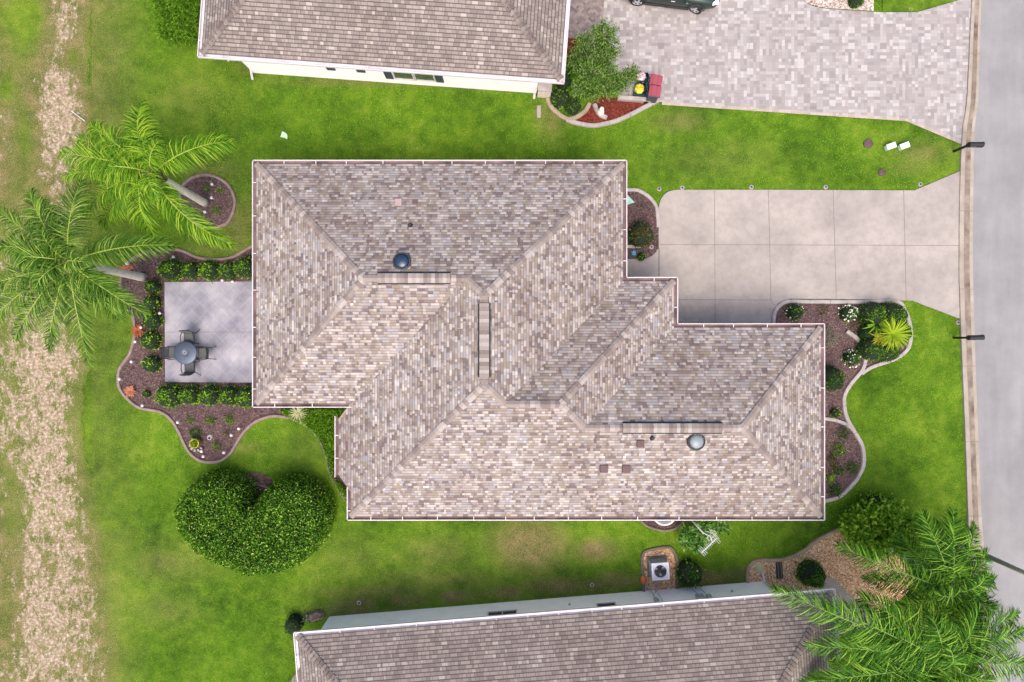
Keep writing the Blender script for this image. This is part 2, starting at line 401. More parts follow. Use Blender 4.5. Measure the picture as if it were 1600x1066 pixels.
def blademat():
    m = N('grass_blades'); g = m.n('ShaderNodeNewGeometry'); p = g.outputs['Position']
    at = m.math('ADD', m.n('ShaderNodeAttribute', attribute_name='dry').outputs['Fac'], m.math('MULTIPLY', m.math('SUBTRACT', m.noise(p, .9, 6, .75), .49), .7)); at = m.math('MAXIMUM', at, 0.0)
    v = m.math('ADD', m.math('MULTIPLY', m.math('SUBTRACT', m.noise(p, .3, 4, .6), .5), 1.5), m.math('ADD', .36, m.math('MULTIPLY', g.outputs['Random Per Island'], .2)))
    v = m.math('ADD', v, m.math('MULTIPLY', m.math('SUBTRACT', m.noise(p, 1.6, 4, .65), .5), 1.1))
    v = m.math('ADD', v, m.math('MULTIPLY', m.math('SUBTRACT', m.noise(p, 6, 6, .85), .5), 2.6))
    v = m.math('ADD', v, m.math('MULTIPLY', m.math('SUBTRACT', m.noise(p, 13, 3, .8), .5), 1.5))
    c = m.ramp(v, [(.0, (.02, .075, .006)), (.28, (.075, .26, .009)), (.55, (.145, .45, .012)), (.8, (.27, .6, .02)), (1, (.44, .64, .05))])
    d = m.math('MULTIPLY', at, m.math('ADD', m.math('MULTIPLY', m.noise(p, 2.5, 4, .7), 1.6), .1)); d = m.math('MULTIPLY', d, 1.7)
    c = m.mix(m.n('ShaderNodeClamp', ins={0: d}).outputs[0], c, (.4, .29, .13))
    m.set(c, .6, spec=.1)
    tr = m.n('ShaderNodeBsdfTranslucent'); m.t.links.new(c, tr.inputs[0])
    mx = m.n('ShaderNodeMixShader', ins={0: .4}); m.t.links.new(m.b.outputs[0], mx.inputs[1]); m.t.links.new(tr.outputs[0], mx.inputs[2])
    m.t.links.new(mx.outputs[0], m.out.inputs[0]); return m.mat
M_blade = blademat()

L_box = leafmat('boxwood_leaves', [(.015, .05, .004), (.07, .2, .008), (.16, .38, .012), (.27, .52, .02), (.46, .66, .05)])
L_heart = leafmat('hedge_leaves', [(.006, .022, .003), (.012, .045, .004), (.03, .1, .007), (.045, .15, .008), (.09, .24, .01), (.14, .31, .015), (.45, .6, .12)], .25)  # near-black leaf tones stand in for the shaded gaps
L_bright = leafmat('bright_leaves', [(.05, .14, .008), (.13, .29, .015), (.24, .43, .03), (.42, .58, .07)])
L_dark = leafmat('dark_leaves', [(.01, .04, .005), (.025, .09, .008), (.05, .15, .012), (.09, .22, .02)])
L_mid = leafmat('mid_leaves', [(.025, .08, .006), (.07, .18, .01), (.13, .28, .016), (.24, .42, .035)])
L_olive = leafmat('bronze_leaves', [(.03, .04, .01), (.08, .07, .02), (.16, .1, .05), (.1, .13, .03), (.26, .2, .12)])
L_yel = leafmat('lime_leaves', [(.12, .24, .015), (.24, .4, .02), (.38, .5, .035), (.2, .32, .02)])
L_flower = leafmat('white_flowers', [(.75, .78, .6), (.8, .8, .72)], .2)
L_red = leafmat('orange_leaves', [(.22, .05, .02), (.35, .1, .045), (.45, .2, .12), (.08, .03, .02)], .2)
L_gold = leafmat('gold_leaves', [(.4, .22, .02), (.5, .3, .03), (.25, .3, .03), (.5, .14, .04)])
L_grey = leafmat('grey_leaves', [(.1, .13, .08), (.16, .2, .12), (.25, .28, .18), (.07, .12, .04)])
L_palm1 = leafmat('lime_palm_leaflets', [(.025, .08, .008), (.06, .17, .01), (.13, .3, .015), (.24, .42, .025), (.45, .58, .06)], .4)  # yellow-green leaflets
L_palm2 = leafmat('deep_palm_leaflets', [(.015, .05, .008), (.035, .1, .012), (.08, .2, .02), (.16, .3, .03), (.36, .5, .1)], .4)
L_palm3 = leafmat('green_palm_leaflets', [(.008, .03, .005), (.02, .08, .008), (.055, .18, .013), (.14, .34, .025), (.38, .6, .08)], .4)
M_rachis = plain('rachis', (.26, .34, .05), .5, var=.2)
M_rachis2 = plain('green_rachis', (.14, .25, .04), .5, var=.2)
M_bark = plain('palm_bark', hx(196, 190, 178), .95, var=.25, scale=14, bump=.6)
M_boot = plain('leaf_base_fibre', hx(92, 76, 58), .95, var=.4, scale=20, bump=.8)
M_wood = plain('twig', hx(170, 160, 145), .9, var=.2)
M_core = plain('hull_dark', (.008, .02, .005), .95, var=.3)  # near-black colour of the solid hull inside bushes

# ------------------------------------------------------------------ outlines of the ground (photo pixels)
bed_left = crom([(280,391),(310,403),(340,405.5),(362,403),(378,395),(394,385),(420,380)],k=4)+[(420,600),(430,638),(545,640),(545,700),(560,700),(560,800),(545,786)]+\
  crom([(539,780.5),(525,758),(514.5,737),(509,713),(502.5,694),(490,676),(473,662.5),(452,653),(431,650),(414,653),(396.5,661),(381,676),(370.5,692),(360,709),(344.5,720),(327,722),(310,718),(296,706),(287,690),(280,674.6),(268,655.5),(250.7,643.5),(219,637),(200,623),(188.7,608),(185.7,593),(188.7,575),(202.7,555),(209,537),(212,519),(210,501),(205,481),(193,462),(189,440),(196,418),(212,402),(240,392),(280,391)],k=4)
edge_left_a = crom([(539,780.5),(525,758),(514.5,737),(509,713),(502.5,694),(490,676),(473,662.5),(452,653)],k=6)
edge_left_b = crom([(452,653),(431,650),(414,653),(396.5,661),(381,676),(370.5,692),(360,709),(344.5,720),(327,722),(310,718),(296,706),(287,690),(280,674.6),(268,655.5),(250.7,643.5),(219,637),(200,623),(188.7,608),(185.7,593),(188.7,575),(202.7,555),(209,537),(212,519),(210,501),(205,481),(193,462),(189,440),(196,418),(212,402),(240,392),(280,391),(310,403),(340,405.5),(362,403),(378,395),(400,382)],k=6)
bed_palm = crom([(285,293),(297,281),(312,275),(327,274),(342,279),(354,287),(363,299),(367.6,314),(366,327.6),(361.6,339.6),(354,350),(338,355),(318,354),(300,345),(287,328),(282,310)],True,5)
bed_door = crom([(970,298),(993,297.5),(1006,303),(1017.5,312.5),(1025,324),(1027,339),(1028,354),(1028,385),(1021,398),(1008,405)],k=5)+[(970,405)]
edge_door = crom([(970,298),(993,297.5),(1006,303),(1017.5,312.5),(1025,324),(1027,339),(1028,356)],k=6)
bed_front = crom([(1208,515),(1208,500),(1210,488),(1217,478),(1230,471.5),(1264,471.5),(1348,472),(1398,471),(1412,484),(1421,512),(1420,538),(1411,552),(1395,562),(1374,569),(1358.6,575),(1345,584),(1330,597.6),(1319,616),(1318,634),(1323,655),(1335,676),(1345.5,695),(1348.5,714),(1347,729.5),(1337,749),(1321.7,766),(1307.6,777),(1290,783),(1275,784)],k=4)+[(1275,515)]
edge_f1 = crom([(1208,515),(1208,500),(1210,488),(1217,478),(1230,471.5),(1264,471.5),(1348,472),(1398,471),(1412,484),(1421,512),(1420,538),(1411,552),(1395,562),(1374,569),(1358.6,575),(1345,584)],k=5)
edge_f2 = crom([(1322,517.5),(1337.6,529),(1348,545),(1351,561),(1345.5,579),(1330,597.6),(1319,616),(1318,634),(1323,655),(1335,676),(1345.5,695),(1348.5,714),(1347,729.5),(1337,749),(1321.7,766),(1307.6,777),(1280,784)],k=5)
edge_f3 = crom([(1280,653),(1302,656),(1319,662),(1332,671)],k=5)
bed_nb = [(862,100)]+crom([(848,140),(854,149.5),(858,163),(867,174),(878.6,183),(887,188),(899,192),(924.5,197),(947,193.7),(966.7,188),(988,178),(1009,167),(1030,157)],k=4)+[(968,152),(950,130),(935,95),(905,62),(880,60)]
edge_n1 = crom([(854,146),(858,163),(867,174),(878.6,183),(889,187),(899,184.5),(908,179),(916,172),(921,162)],k=5)
edge_n2 = crom([(885,188),(899,192.5),(924.5,197),(947,193.7),(966.7,188),(988,178),(1009,167),(1028,158)],k=5)
red_bed = crom([(889,189),(908,181),(918,170),(930,150)],k=3)+[(968,154),(1015,161),(988,176),(947,191),(924,195)]
bed_ac = crom([(1006,925),(1004,896),(1003,879),(1004,867.5),(1009,861),(1025,857),(1038.6,855),(1047.6,856),(1053,863),(1057,874),(1057.7,885.6),(1057,920)],k=4)
bed_gr = crom([(1168,925),(1168,891),(1174,880.5),(1186.7,875),(1217,875),(1231,871.6),(1245.6,866),(1260,857),(1270.5,848),(1281,841),(1295.5,834),(1312,826)],k=4)+crom([(1325,822),(1370,812),(1425,830),(1440,872),(1425,915),(1395,945),(1360,960)],k=3)+[(1340,950),(1300,905),(1250,935)]
edge_gr = crom([(1168,915),(1168,891),(1174,880.5),(1186.7,875),(1217,875),(1231,871.6),(1245.6,866),(1260,857),(1270.5,848),(1281,841),(1295.5,834),(1312,826)],k=5)
bed_bath = crom([(1000,812),(1008,820),(1022,826),(1040,829),(1058,824),(1066,814)],k=5)+[(1066,800),(1000,800)]
drive = crom([(1029,388),(1028.5,345),(1029,325),(1033,311),(1042,301),(1056,297)],k=5)+[(1200,297),(1428,298),(1498.5,268),(1498.5,498),(1425,470),(1340,468),(1233,467),(1216,474),(1207,486),(1204,515),(960,515),(960,405),(1008,405),(1021,398)]
pav = [(880,-60),(1250,-60),(1250,-8)]+crom([(1250,-8),(1258,4),(1275,12),(1310,16),(1366,19.5)],k=4)+[(1377,20),(1432,20),(1512,-3),(1512,-60),(1520,-60),(1517,0),(1509,150),(1502,222),(1415,185),(1035,160),(968,154),(935,95),(880,70)]
patio = [(258,441),(420,440),(420,598),(259,597)]
kerbL = [(1530,-120),(1517,0),(1509.5,150),(1502,208),(1498,300),(1497,400),(1497.5,452),(1502,572),(1507,690),(1511,806),(1514,860),(1529,1066),(1545,1200)]
kerbR = [(1546,-120),(1533,0),(1528,150),(1521.5,208),(1520,300),(1519,400),(1520,452),(1523.5,572),(1528,690),(1533,806),(1537,860),(1553,1066),(1570,1200)]
scrub = [(-700,-700),(140,-700),(137,-60),(135,0),(128,60),(126,110),(137,190),(134,240),(130,300),(126,400),(124,500),(140,560),(122,600),(118,650),(122,700),(130,750),(140,800),(150,850),(158,900),(165,950),(172,1010),(175,1066),(185,1700),(-700,1700)]
# ------------------------------------------------------------------ ground
def dryness(px, py):
    d = np.zeros_like(px)
    for (x, y, rx, ry, a) in [(828,850,52,40,1.3),(930,860,32,16,1.2),(700,905,120,16,.4),(600,925,110,12,.5),(880,915,70,12,.85),(1110,905,60,12,.9),(960,908,30,14,.9),(545,875,60,40,.25),(250,880,90,35,.35),(330,385,60,20,.3),(370,360,30,50,.6),(330,268,45,20,.45),(385,700,25,12,.35),(470,700,40,30,.15),(1445,240,45,18,.5),(1060,190,45,16,.45),(620,128,160,7,.7),(430,108,50,8,.7),(800,136,80,6,.5),(1425,262,40,14,.35),(250,950,60,30,.35),(680,865,60,30,.4),(540,955,60,8,.8),(860,185,20,30,.6),(150,250,30,60,.5),(300,150,80,50,.2),(1130,250,90,30,.2),(1250,720,90,60,.0),(720,930,60,8,.6)]:
        d = np.maximum(d, a*np.exp(-(((px-x)/rx)**2+((py-y)/ry)**2)))
    d = np.maximum(d, np.clip(.5-(px-150)/190, 0, .5)*np.where(py < 330, 1, np.where(py > 830, .9, .45)))
    for k in range(26):
        a = 540+k*28; d = np.maximum(d, 1.25*(.6+.4*math.sin(k*2.3))*np.exp(-(((px-a)/22)**2+((py-(945-.078*(a-540)))/9)**2)))
    return d
def sandy(px, py):
    def bx(y): return np.interp(y, [q[1] for q in scrub[1:-1]], [q[0] for q in scrub[1:-1]])
    b = bx(py); t = np.clip((b-px)/26, -1.2, 1)
    s = np.where(t > 0, .35*t, .45*t)
    for (x, y, rx, ry, a) in [(70,760,66,260,.55),(80,1010,60,130,.3),(60,560,35,60,.32),(98,130,38,160,.55),(80,190,35,60,.25),(100,30,30,40,.2),(15,620,14,80,.15),(10,900,25,120,-.15),(25,20,45,36,-.8),(40,80,50,50,-.55),(42,210,22,70,-.75),(112,90,16,24,-.9),(8,140,16,26,-.8),(60,20,30,60,-.4),(20,300,40,50,-.4),(20,600,10,12,-.8),(20,820,20,70,-.6),(12,960,18,60,-.5),(75,880,14,50,-.5),(110,600,10,30,.1),(35,380,40,50,.0),(110,970,12,100,-.12),(20,740,30,60,-.2),(100,560,22,16,.3)]:
        s = s+a*np.exp(-(((px-x)/rx)**2+((py-y)/ry)**2))*np.clip(t*1.6+.4, 0, 1)
    return s
def grid(name, x0, x1, y0, y1, step, z, mat):
    xs = np.arange(x0, x1+step*.5, step); ys = np.arange(y0, y1+step*.5, step)
    X, Y = np.meshgrid(xs, ys); px = X*S+800; py = 533-Y*S
    V = np.stack([X.ravel(), Y.ravel(), np.full(X.size, z)], 1); nx = len(xs); ny = len(ys)
    i = (np.arange(ny-1)[:, None]*nx+np.arange(nx-1)[None]).ravel(); F = np.stack([i, i+1, i+1+nx, i+nx], 1)
    return npmesh(name, V, F, mat, attrs={'dry': dryness(px, py).ravel(), 'sand': sandy(px, py).ravel()})
far = MB(); far.face([(-1500, -1500, -.02), (1500, -1500, -.02), (1500, 1500, -.02), (-1500, 1500, -.02)])
tag(far.build('ground', M_lawn), kind='structure')
lawn = link('lawn', grid('lawn', -19.9, 40, -30, 30, .15, 0, M_lawn)); tag(lawn, kind='structure')
# the scrubby strip is a second sheet whose edge follows the photo
xs0 = [q for q in scrub[2:-2]]
ys = np.linspace(-520, 1600, 260)
bxx = np.interp(ys, [q[1] for q in xs0], [q[0] for q in xs0])+rs.randn(260)*2.5
cols_ = np.linspace(0, 1, 60); V = []
for yy, b in zip(ys, bxx):
    for t in cols_:
        x = -700+(b+12+700)*t**.35; p = W(x, yy, .004); V.append(tuple(p))
V = np.array(V); i = (np.arange(259)[:, None]*60+np.arange(59)[None]).ravel(); F = np.stack([i, i+60, i+61, i+1], 1)
px = V[:, 0]*S+800; py = 533-V[:, 1]*S
tag(link('dirt_strip', npmesh('dirt_strip', V, F, M_lawn, attrs={'dry': np.maximum(np.clip(dryness(px, py)+.45, 0, 1)*(np.clip((sandy(px, py)+.5)*1.6, 0, 1)), dryness(px, py)*(px > 120)), 'sand': sandy(px, py)})), kind='structure')

tag(sheet('road', px2w(kerbR)+[(45, -22), (45, 20)], .012, M_road), kind='structure')
sheet('patio', px2w(patio), .06, M_patio, thick=.06)
jt = MB(); a = W(259, 519, .062); b = W(400, 519, .062); jt.box((a+b)/2+Vector((0, 0, 0)), (b.x-a.x, .02, .004)); jt.build('patio_joint', M_joint).parent = bpy.data.objects['patio']
dw = sheet('driveway', px2w(drive), .05, M_conc, thick=.05)
jb = MB()
for (x0, y0, x1, y1, w_) in [(1116,298,1117,505,.02),(1200,298,1204,470,.02),(1301,298,1306,468,.02),(1411,298,1415,470,.02),(1030,382.5,1498,384,.02),(1060,468.5,1206,469,.02),(1029.3,388,1029.3,436,.05),(1204,470,1209,478,.015)]:
    a = W(x0, y0); b = W(x1, y1); d = b-a; L = d.length
    jb.box(((a.x+b.x)/2, (a.y+b.y)/2, .051), (L, w_, .008), rz=math.atan2(d.y, d.x))
jb.build('driveway_joint', M_joint, dw)
pv = sheet('paver_driveway', px2w(pav), .05, M_paver, thick=.05)
def ribbon(name, pts, width, z, mat, parent=None, height=0.0, seg=True, closed=False, crown=0.0):
    P = [Vector((*p, 0)) for p in pts]; mb = MB(); n = len(P); rg = []
    for i in range(n):
        a = P[(i-1) % n] if closed else P[max(i-1, 0)]; b = P[(i+1) % n] if closed else P[min(i+1, n-1)]
        t = (b-a).normalized(); q = Vector((-t.y, t.x, 0))*width/2
        ins = width*.12 if height else 0
        qi = q*(1-2*ins/width) if height else q
        rg.append([P[i]-q+Vector((0, 0, z-height)), P[i]-qi+Vector((0, 0, z)), P[i]+Vector((0, 0, z+crown)), P[i]+qi+Vector((0, 0, z)), P[i]+q+Vector((0, 0, z-height))])
    acc = 0
    for i in range(n if closed else n-1):
        a, b = rg[i], rg[(i+1) % n]
        for k in range(4): mb.face([a[k], a[k+1], b[k+1], b[k]][::-1], 0)
    if not closed: mb.face([rg[0][i] for i in range(5)]); mb.face([rg[-1][i] for i in range(5)][::-1])
    # control joints
    acc = 0; nxt = .9
    if seg:
        for i in range(n-1):
            d = P[i+1]-P[i]; acc += d.length
            if acc > nxt:
                nxt += .95+random.random()*.4
                mb.box((P[i].x, P[i].y, z+crown+.0015-height*.45), (.014, width*.98, height*.95), 1, rz=math.atan2(d.y, d.x))
    return mb.build(name, [mat, M_joint], parent, weld=True)
bp = ribbon('paver_border', px2w([(1034,161.5),(1415,187),(1501,223)]), .16, .056, M_border, pv, seg=False, height=.02)
sheet('porch_paving', px2w([(885,-60),(948,-60),(940,60),(925,100),(885,70)]), .056, M_paver2)
# gravel bed and lawn strip beyond the paver driveway
sheet('gravel_bed', px2w([(1252,-60),(1252,-8)]+crom([(1252,-8),(1259,4),(1276,11),(1310,15),(1364,18)],k=4)+[(1366,-60)]), .052, M_gravel2)
sheet('front_lawn', px2w([(1378,-60),(1378,19),(1432,19),(1512,-4),(1512,-60)]), .054, M_lawn)
# kerb with drainage channel: profile lofted down the street
kb = MB(); kl = crom(kerbL, k=6); kr = crom(kerbR, k=6)
prof = [(-.02, .0, 0), (0, .1, 0), (.25, .1, 0), (.34, .075, 1), (.6, .035, 1), (.76, .05, 1), (1.0, .045, 0), (1.02, 0, 0)]
rings = []
for a, b in zip(kl, kr):
    A, B = W(*a), W(*b); rings.append([A.lerp(B, t)+Vector((0, 0, z)) for t, z, m in prof])
for i in range(len(rings)-1):
    for k in range(len(prof)-1):
        kb.face([rings[i][k], rings[i+1][k], rings[i+1][k+1], rings[i][k+1]], 1 if prof[k][2] and prof[k+1][2] else 0)
ko = kb.build('kerb', [M_gutter, M_gutterd], smooth=False); tag(ko, kind='structure')
kj = MB()
for y in (-35, 85, 208, 330, 452, 572, 690, 806, 925, 1045):
    xl = np.interp(y, [q[1] for q in kl], [q[0] for q in kl]); xr = np.interp(y, [q[1] for q in kr], [q[0] for q in kr])
    a, b = W(xl, y), W(xr, y)
    Pk = [a.lerp(b, t)+Vector((0, 0, z+.003)) for t, z, m in prof[1:-1]]
    for q in range(len(Pk)-1): kj.face([Pk[q]-Vector((0, .012, 0)), Pk[q+1]-Vector((0, .012, 0)), Pk[q+1]+Vector((0, .012, 0)), Pk[q]+Vector((0, .012, 0))])
kj.build('kerb_joint', M_joint, ko)
# planting beds
sheet('mulch_bed', px2w(bed_left), .02, M_mulch)
sheet('mulch_bed', px2w(bed_palm), .02, M_mulch)
sheet('mulch_bed', px2w(bed_door), .056, M_mulch, thick=.05)
sheet('mulch_bed', px2w(bed_front), .02, M_mulch)
sheet('mulch_bed', px2w(bed_bath), .02, M_mulch)
sheet('planting_bed', px2w(bed_nb), .02, M_lawn)
sheet('red_mulch_bed', px2w(red_bed), .03, M_redmulch)
sheet('red_mulch_bed', px2w([(884,60),(905,62),(915,90),(900,98),(880,95)]), .062, M_redmulch)
sheet('gravel_bed', px2w(bed_ac), .02, M_gravel)
sheet('gravel_bed', px2w(bed_gr), .02, M_gravel)
sheet('walkway', px2w([(1290,900),(1305,905),(1345,945),(1372,966),(1360,990),(1270,990)]), .03, M_conc, thick=.03)
G = 'poured concrete edgings round the planting beds'
def edging(pts, wd, z, mat, label, h=.09): return tag(ribbon('garden_edging', px2w(pts), wd, z, mat, height=h, crown=.012), label, 'edging', G)
edging(edge_left_b, .15, .1, M_edgep, 'pinkish concrete edging winding round the mulch bed beside the patio')
edging(edge_left_a, .08, .07, M_edgeg, 'thin concrete edging half overgrown by the green ground cover at the bay')
eo = ribbon('garden_edging', px2w(bed_palm), .15, .1, M_edgep, height=.09, crown=.012, closed=True); tag(eo, 'pinkish ring of concrete edging round the leaning palm bed', 'edging', G)
edging(edge_door, .19, .12, M_edgew, 'white curved edging of the small bed between driveway corner and roof', .1)
edging(edge_f1, .2, .12, M_edgew, 'white edging along the driveway and round the clump of big shrubs')
edging(edge_f2, .2, .125, M_edgew, 'long white S-curved edging between front lawn and house bed')
edging(edge_f3, .18, .118, M_edgew, 'short white edging dividing the front bed near the yellow shrub')
edging(edge_n2, .22, .12, M_edgew, 'outer pale edging along the red mulch at the neighbour house')
edging(edge_n1, .22, .125, M_edgeb, 'pale edging curling from the neighbour house corner round the leafy bed')
edging(bed_ac, .15, .1, M_edgeg, 'grey edging arch around the air conditioner gravel')
edging(edge_gr, .17, .1, M_edgeb, 'tan edging along the brown river gravel by the lower house')
edging(bed_bath[:-2], .12, .08, M_edgeg, 'brown edging arc under the eave around the bird bath')
wl = MB(); a = W(965, 152.5, .2); b = W(1029, 157.5, .2); d = b-a
wl.box(((a.x+b.x)/2, (a.y+b.y)/2, .14), (d.length, .2, .28), rz=math.atan2(d.y, d.x))
tag(wl.build('low_wall', M_edgew, bevel=.015), 'low white wall between the bins and the red mulch', 'wall')

# ------------------------------------------------------------------ grass blades (one mesh)
avoid = [px2w(p) for p in (bed_left, bed_palm, bed_door, bed_front, bed_nb, bed_ac, bed_gr, drive, pav, patio, bed_bath)]
avoid.append(px2w(kerbL)+[(60, -30), (60, 30)])
avoid.append(px2w([(400,285),(965,285),(965,445),(1040,445),(1040,515),(1270,515),(1270,780),(560,780),(530,740),(530,660),(545,632),(400,632)]))
avoid.append(px2w([(376,112),(862,148),(880,60),(890,-300),(370,-300)])); avoid.append(px2w([(513,957),(1234,900),(1300,905),(1360,990),(1320,1400),(513,1400)]))
NB = 620000
bx = rs.uniform(-25.3, 22, NB); by = rs.uniform(-17, 17, NB)
keep = np.ones(NB, bool)
for a in avoid: keep &= ~inpoly(bx, by, a)
for e in (edge_left_b, edge_n2, edge_f1, edge_f2, edge_gr):
    keep &= polydist(bx, by, px2w(e)) > .11
px = bx*S+800; py = 533-by*S
sd = sandy(px, py); keep &= rs.rand(NB) > np.clip((sd+.12)*2.6, 0, .84)
# thin grass on the dry spots
dd = dryness(px, py); keep &= rs.rand(NB) > dd*.8
bx, by, dd, sd = bx[keep], by[keep], dd[keep], sd[keep]
n = len(bx); ang = rs.uniform(0, 2*np.pi, n); Lb = rs.uniform(.035, .085, n); tilt = rs.uniform(.35, 1.0, n)
D = np.stack([np.cos(ang)*tilt, np.sin(ang)*tilt, np.ones(n)*.75], 1); D = unit(D); Bv = np.stack([-np.sin(ang), np.cos(ang), np.zeros(n)], 1)
P = np.stack([bx, by, np.zeros(n)], 1); wd = rs.uniform(.012, .022, n)[:, None]
V = np.stack([P-Bv*wd/2, P+Bv*wd/2, P+D*Lb[:, None]], 1).reshape(-1, 3)
at = np.repeat(np.clip(dd+np.clip(sd+.3, 0, 1)*.75, 0, 1), 3)
tag(link('grass', npmesh('grass', V, np.arange(3*n).reshape(-1, 3), M_blade, attrs={'dry': at})), kind='stuff')

# ------------------------------------------------------------------ houses
def seg_box(mb, a, b, w_, h_, zc, m=0, off=0.0, ext=0.0):
    a = Vector(a[:2]); b = Vector(b[:2]); d = (b-a); L = d.length; t = d.normalized(); q = Vector((t.y, -t.x))
    c = (a+b)/2+q*off; mb.box((c.x, c.y, zc), (L+ext, w_, h_), m, rz=math.atan2(t.y, t.x))
def gutter(parent, line, z, inner_mat, hang=1.0, wd=.17):
    """line runs anticlockwise round the roof edge, the gutter lies outside it"""
    rim = MB(); flo = MB(); n = len(line)
    for i in range(n-1):
        a, b = Vector(line[i][:2]), Vector(line[i+1][:2]); t = (b-a).normalized(); q = Vector((t.y, -t.x))
        ea = eb = 0.0
        def conv(j):
            if j <= 0 or j >= n-1: return wd
            u = Vector(line[j][:2])-Vector(line[j-1][:2]); v = Vector(line[j+1][:2])-Vector(line[j][:2])
            an = math.atan2(u.x*v.y-u.y*v.x, u.dot(v)); return wd*math.tan(an/2)
        ea, eb = conv(i), conv(i+1)
        A = a-t*ea; B = b+t*eb
        def bar(o0, o1, z0, z1, mbb, m=0):
            P = [A+q*o0, B+q*o0, B+q*o1, A+q*o1]
            if o0 < wd*.5:   # inner edge keeps roof corners
                P[0] = a+q*o0; P[1] = b+q*o0
            lo = [Vector((*p, z0)) for p in P]; hi = [Vector((*p, z1)) for p in P]
            mbb.face(hi[::-1] if (hi[1]-hi[0]).cross(hi[2]-hi[0]).z < 0 else hi, m)
            mbb.face(lo, m)
            for k in range(4): mbb.face([lo[k], lo[(k+1) % 4], hi[(k+1) % 4], hi[k]], m)
        bar(wd-.034, wd, z-.11, z+.012, rim)
        bar(.0, wd-.034, z-.11, z-.095, flo)
        s = hang*.6; L = (b-a).length
        while s < L-.2:
            p = a+t*s+q*wd*.5; rim.box((p.x, p.y, z+.006), (.035, wd, .014), 0, rz=math.atan2(t.y, t.x)); s += hang*(.85+random.random()*.4)
    rim.build('gutter', M_white, parent, world=True); flo.build('gutter_floor', inner_mat, parent, world=True)
def caps(parent, lines, zoff, mat, wd=.15, step=.15, name='ridge_cap', gap=0.0):
    for a, b, hip in lines:
        a, b = Vector(a), Vector(b)          # a is the lower end
        mb = MB(); d = b-a; L = d.length; t = d.normalized(); q = Vector((t.y, -t.x, 0)).normalized(); dr = .354 if hip else .5
        n = max(1, int(L/step))
        for i in range(n):
            s0 = i*L/n; s1 = (i+1)*L/n*1.0+.02-gap*1.6; z0 = .05+random.random()*.012; z1 = .028
            r0 = [a+t*s0+q*k*wd+Vector((0, 0, zoff+z0-abs(k)*wd*dr)) for k in (-1, 0, 1)]
            r1 = [a+t*s1+q*k*wd*.95+Vector((0, 0, zoff+z1-abs(k)*wd*dr)) for k in (-1, 0, 1)]
            base = [p-Vector((0, 0, .05)) for p in r0]
            i0 = len(mb.v); mb.v += [tuple(p) for p in r0+r1+base]
            for f in ((0, 1, 4, 3), (1, 2, 5, 4), (6, 7, 1, 0), (7, 8, 2, 1)):
                mb.f.append([i0+k for k in f]); mb.m.append(0); mb.uv += [(0, 0)]*4
        mb.build(name, mat, parent, world=True, weld=False)
def roofface(mb, pts):
    """pts[0]->pts[1] is the eave"""
    P = [Vector(p) for p in pts]; e = (P[1]-P[0]).normalized(); nrm = Vector((0, 0, 0))
    for i in range(1, len(P)-1): nrm += (P[i]-P[0]).cross(P[i+1]-P[0])
    nrm.normalize()
    if nrm.z < 0: nrm = -nrm
    up = nrm.cross(e)
    if up.z < 0: up = -up
    o = Vector((random.random()*50, random.random()*50))
    idx = list(range(len(P))); flip = sum(((P[i]-P[0]).cross(P[i+1]-P[0])).z for i in range(1, len(P)-1)) < 0
    if flip: idx = idx[::-1]
    mb.face([P[i] for i in idx], 0, [((P[i]-P[0]).dot(e)+200+o.x, (P[i]-P[0]).dot(up)+0.0) for i in idx])
ZE = 2.75; PITCH = .5
k_e = (1-ZE/H)/S
G4 = .17
X = lambda p: (p-800)*k_e
Y = lambda p: (533-p)*k_e
xa, xb, xc, xd = X(394)+G4, X(542)+G4, X(980)-G4, X(1059.5)-G4; xe = X(1289)-G4
y1, y2, y3, y4, y5 = Y(250)-G4, Y(433)-G4, Y(505.5)-G4, Y(637)+G4, Y(813.5)+G4
rects = [(xa, xc, y4, y1), (xb, xc, y5, y1), (xb, xd, y5, y2), (xb, xe, y5, y3)]
def rz_main(x, y): return ZE+PITCH*max(max(0, min(x-r[0], r[1]-x, y-r[2], r[3]-y)) for r in rects)
hp = lambda x, y: Vector((x, y, rz_main(x, y)))
h1 = (y1-y4)/2; R1a = hp(xa+h1, (y1+y4)/2); R1b = hp(xb+h1, (y1+y4)/2)
h2 = (xc-xb)/2; P2n = hp((xb+xc)/2, y1-h2); P2s = hp((xb+xc)/2, y5+h2)
h3 = (y2-y5)/2; R3a = hp(xc-h3, y5+h3); R3b = hp(xd-h3, y5+h3)
h4 = (y3-y5)/2; R4a = hp(xd-h4, y5+h4); R4b = hp(xe-h4, y5+h4)
E = lambda x, y: Vector((x, y, ZE))
A_, B_, C_, D_, E_, F_, G_, H_, L_, M_ = E(xa, y1), E(xc, y1), E(xc, y2), E(xd, y2), E(xd, y3), E(xe, y3), E(xe, y5), E(xb, y5), E(xb, y4), E(xa, y4)
house = thing('house', 'main house with multicoloured shingle hip roof of many planes in the middle', 'house', (0, 0, 0), 'single storey houses with shingle roofs')
rf = MB()
for f in ([A_, B_, P2n, R1b, R1a], [M_, A_, R1a], [L_, M_, R1a, R1b], [H_, L_, R1b, P2n, P2s], [C_, B_, P2n, P2s, R3a], [C_, D_, R3b, R3a], [E_, D_, R3b, R4a], [E_, F_, R4b, R4a], [G_, F_, R4b], [H_, G_, R4b, R4a, R3b, R3a, P2s]): roofface(rf, f)
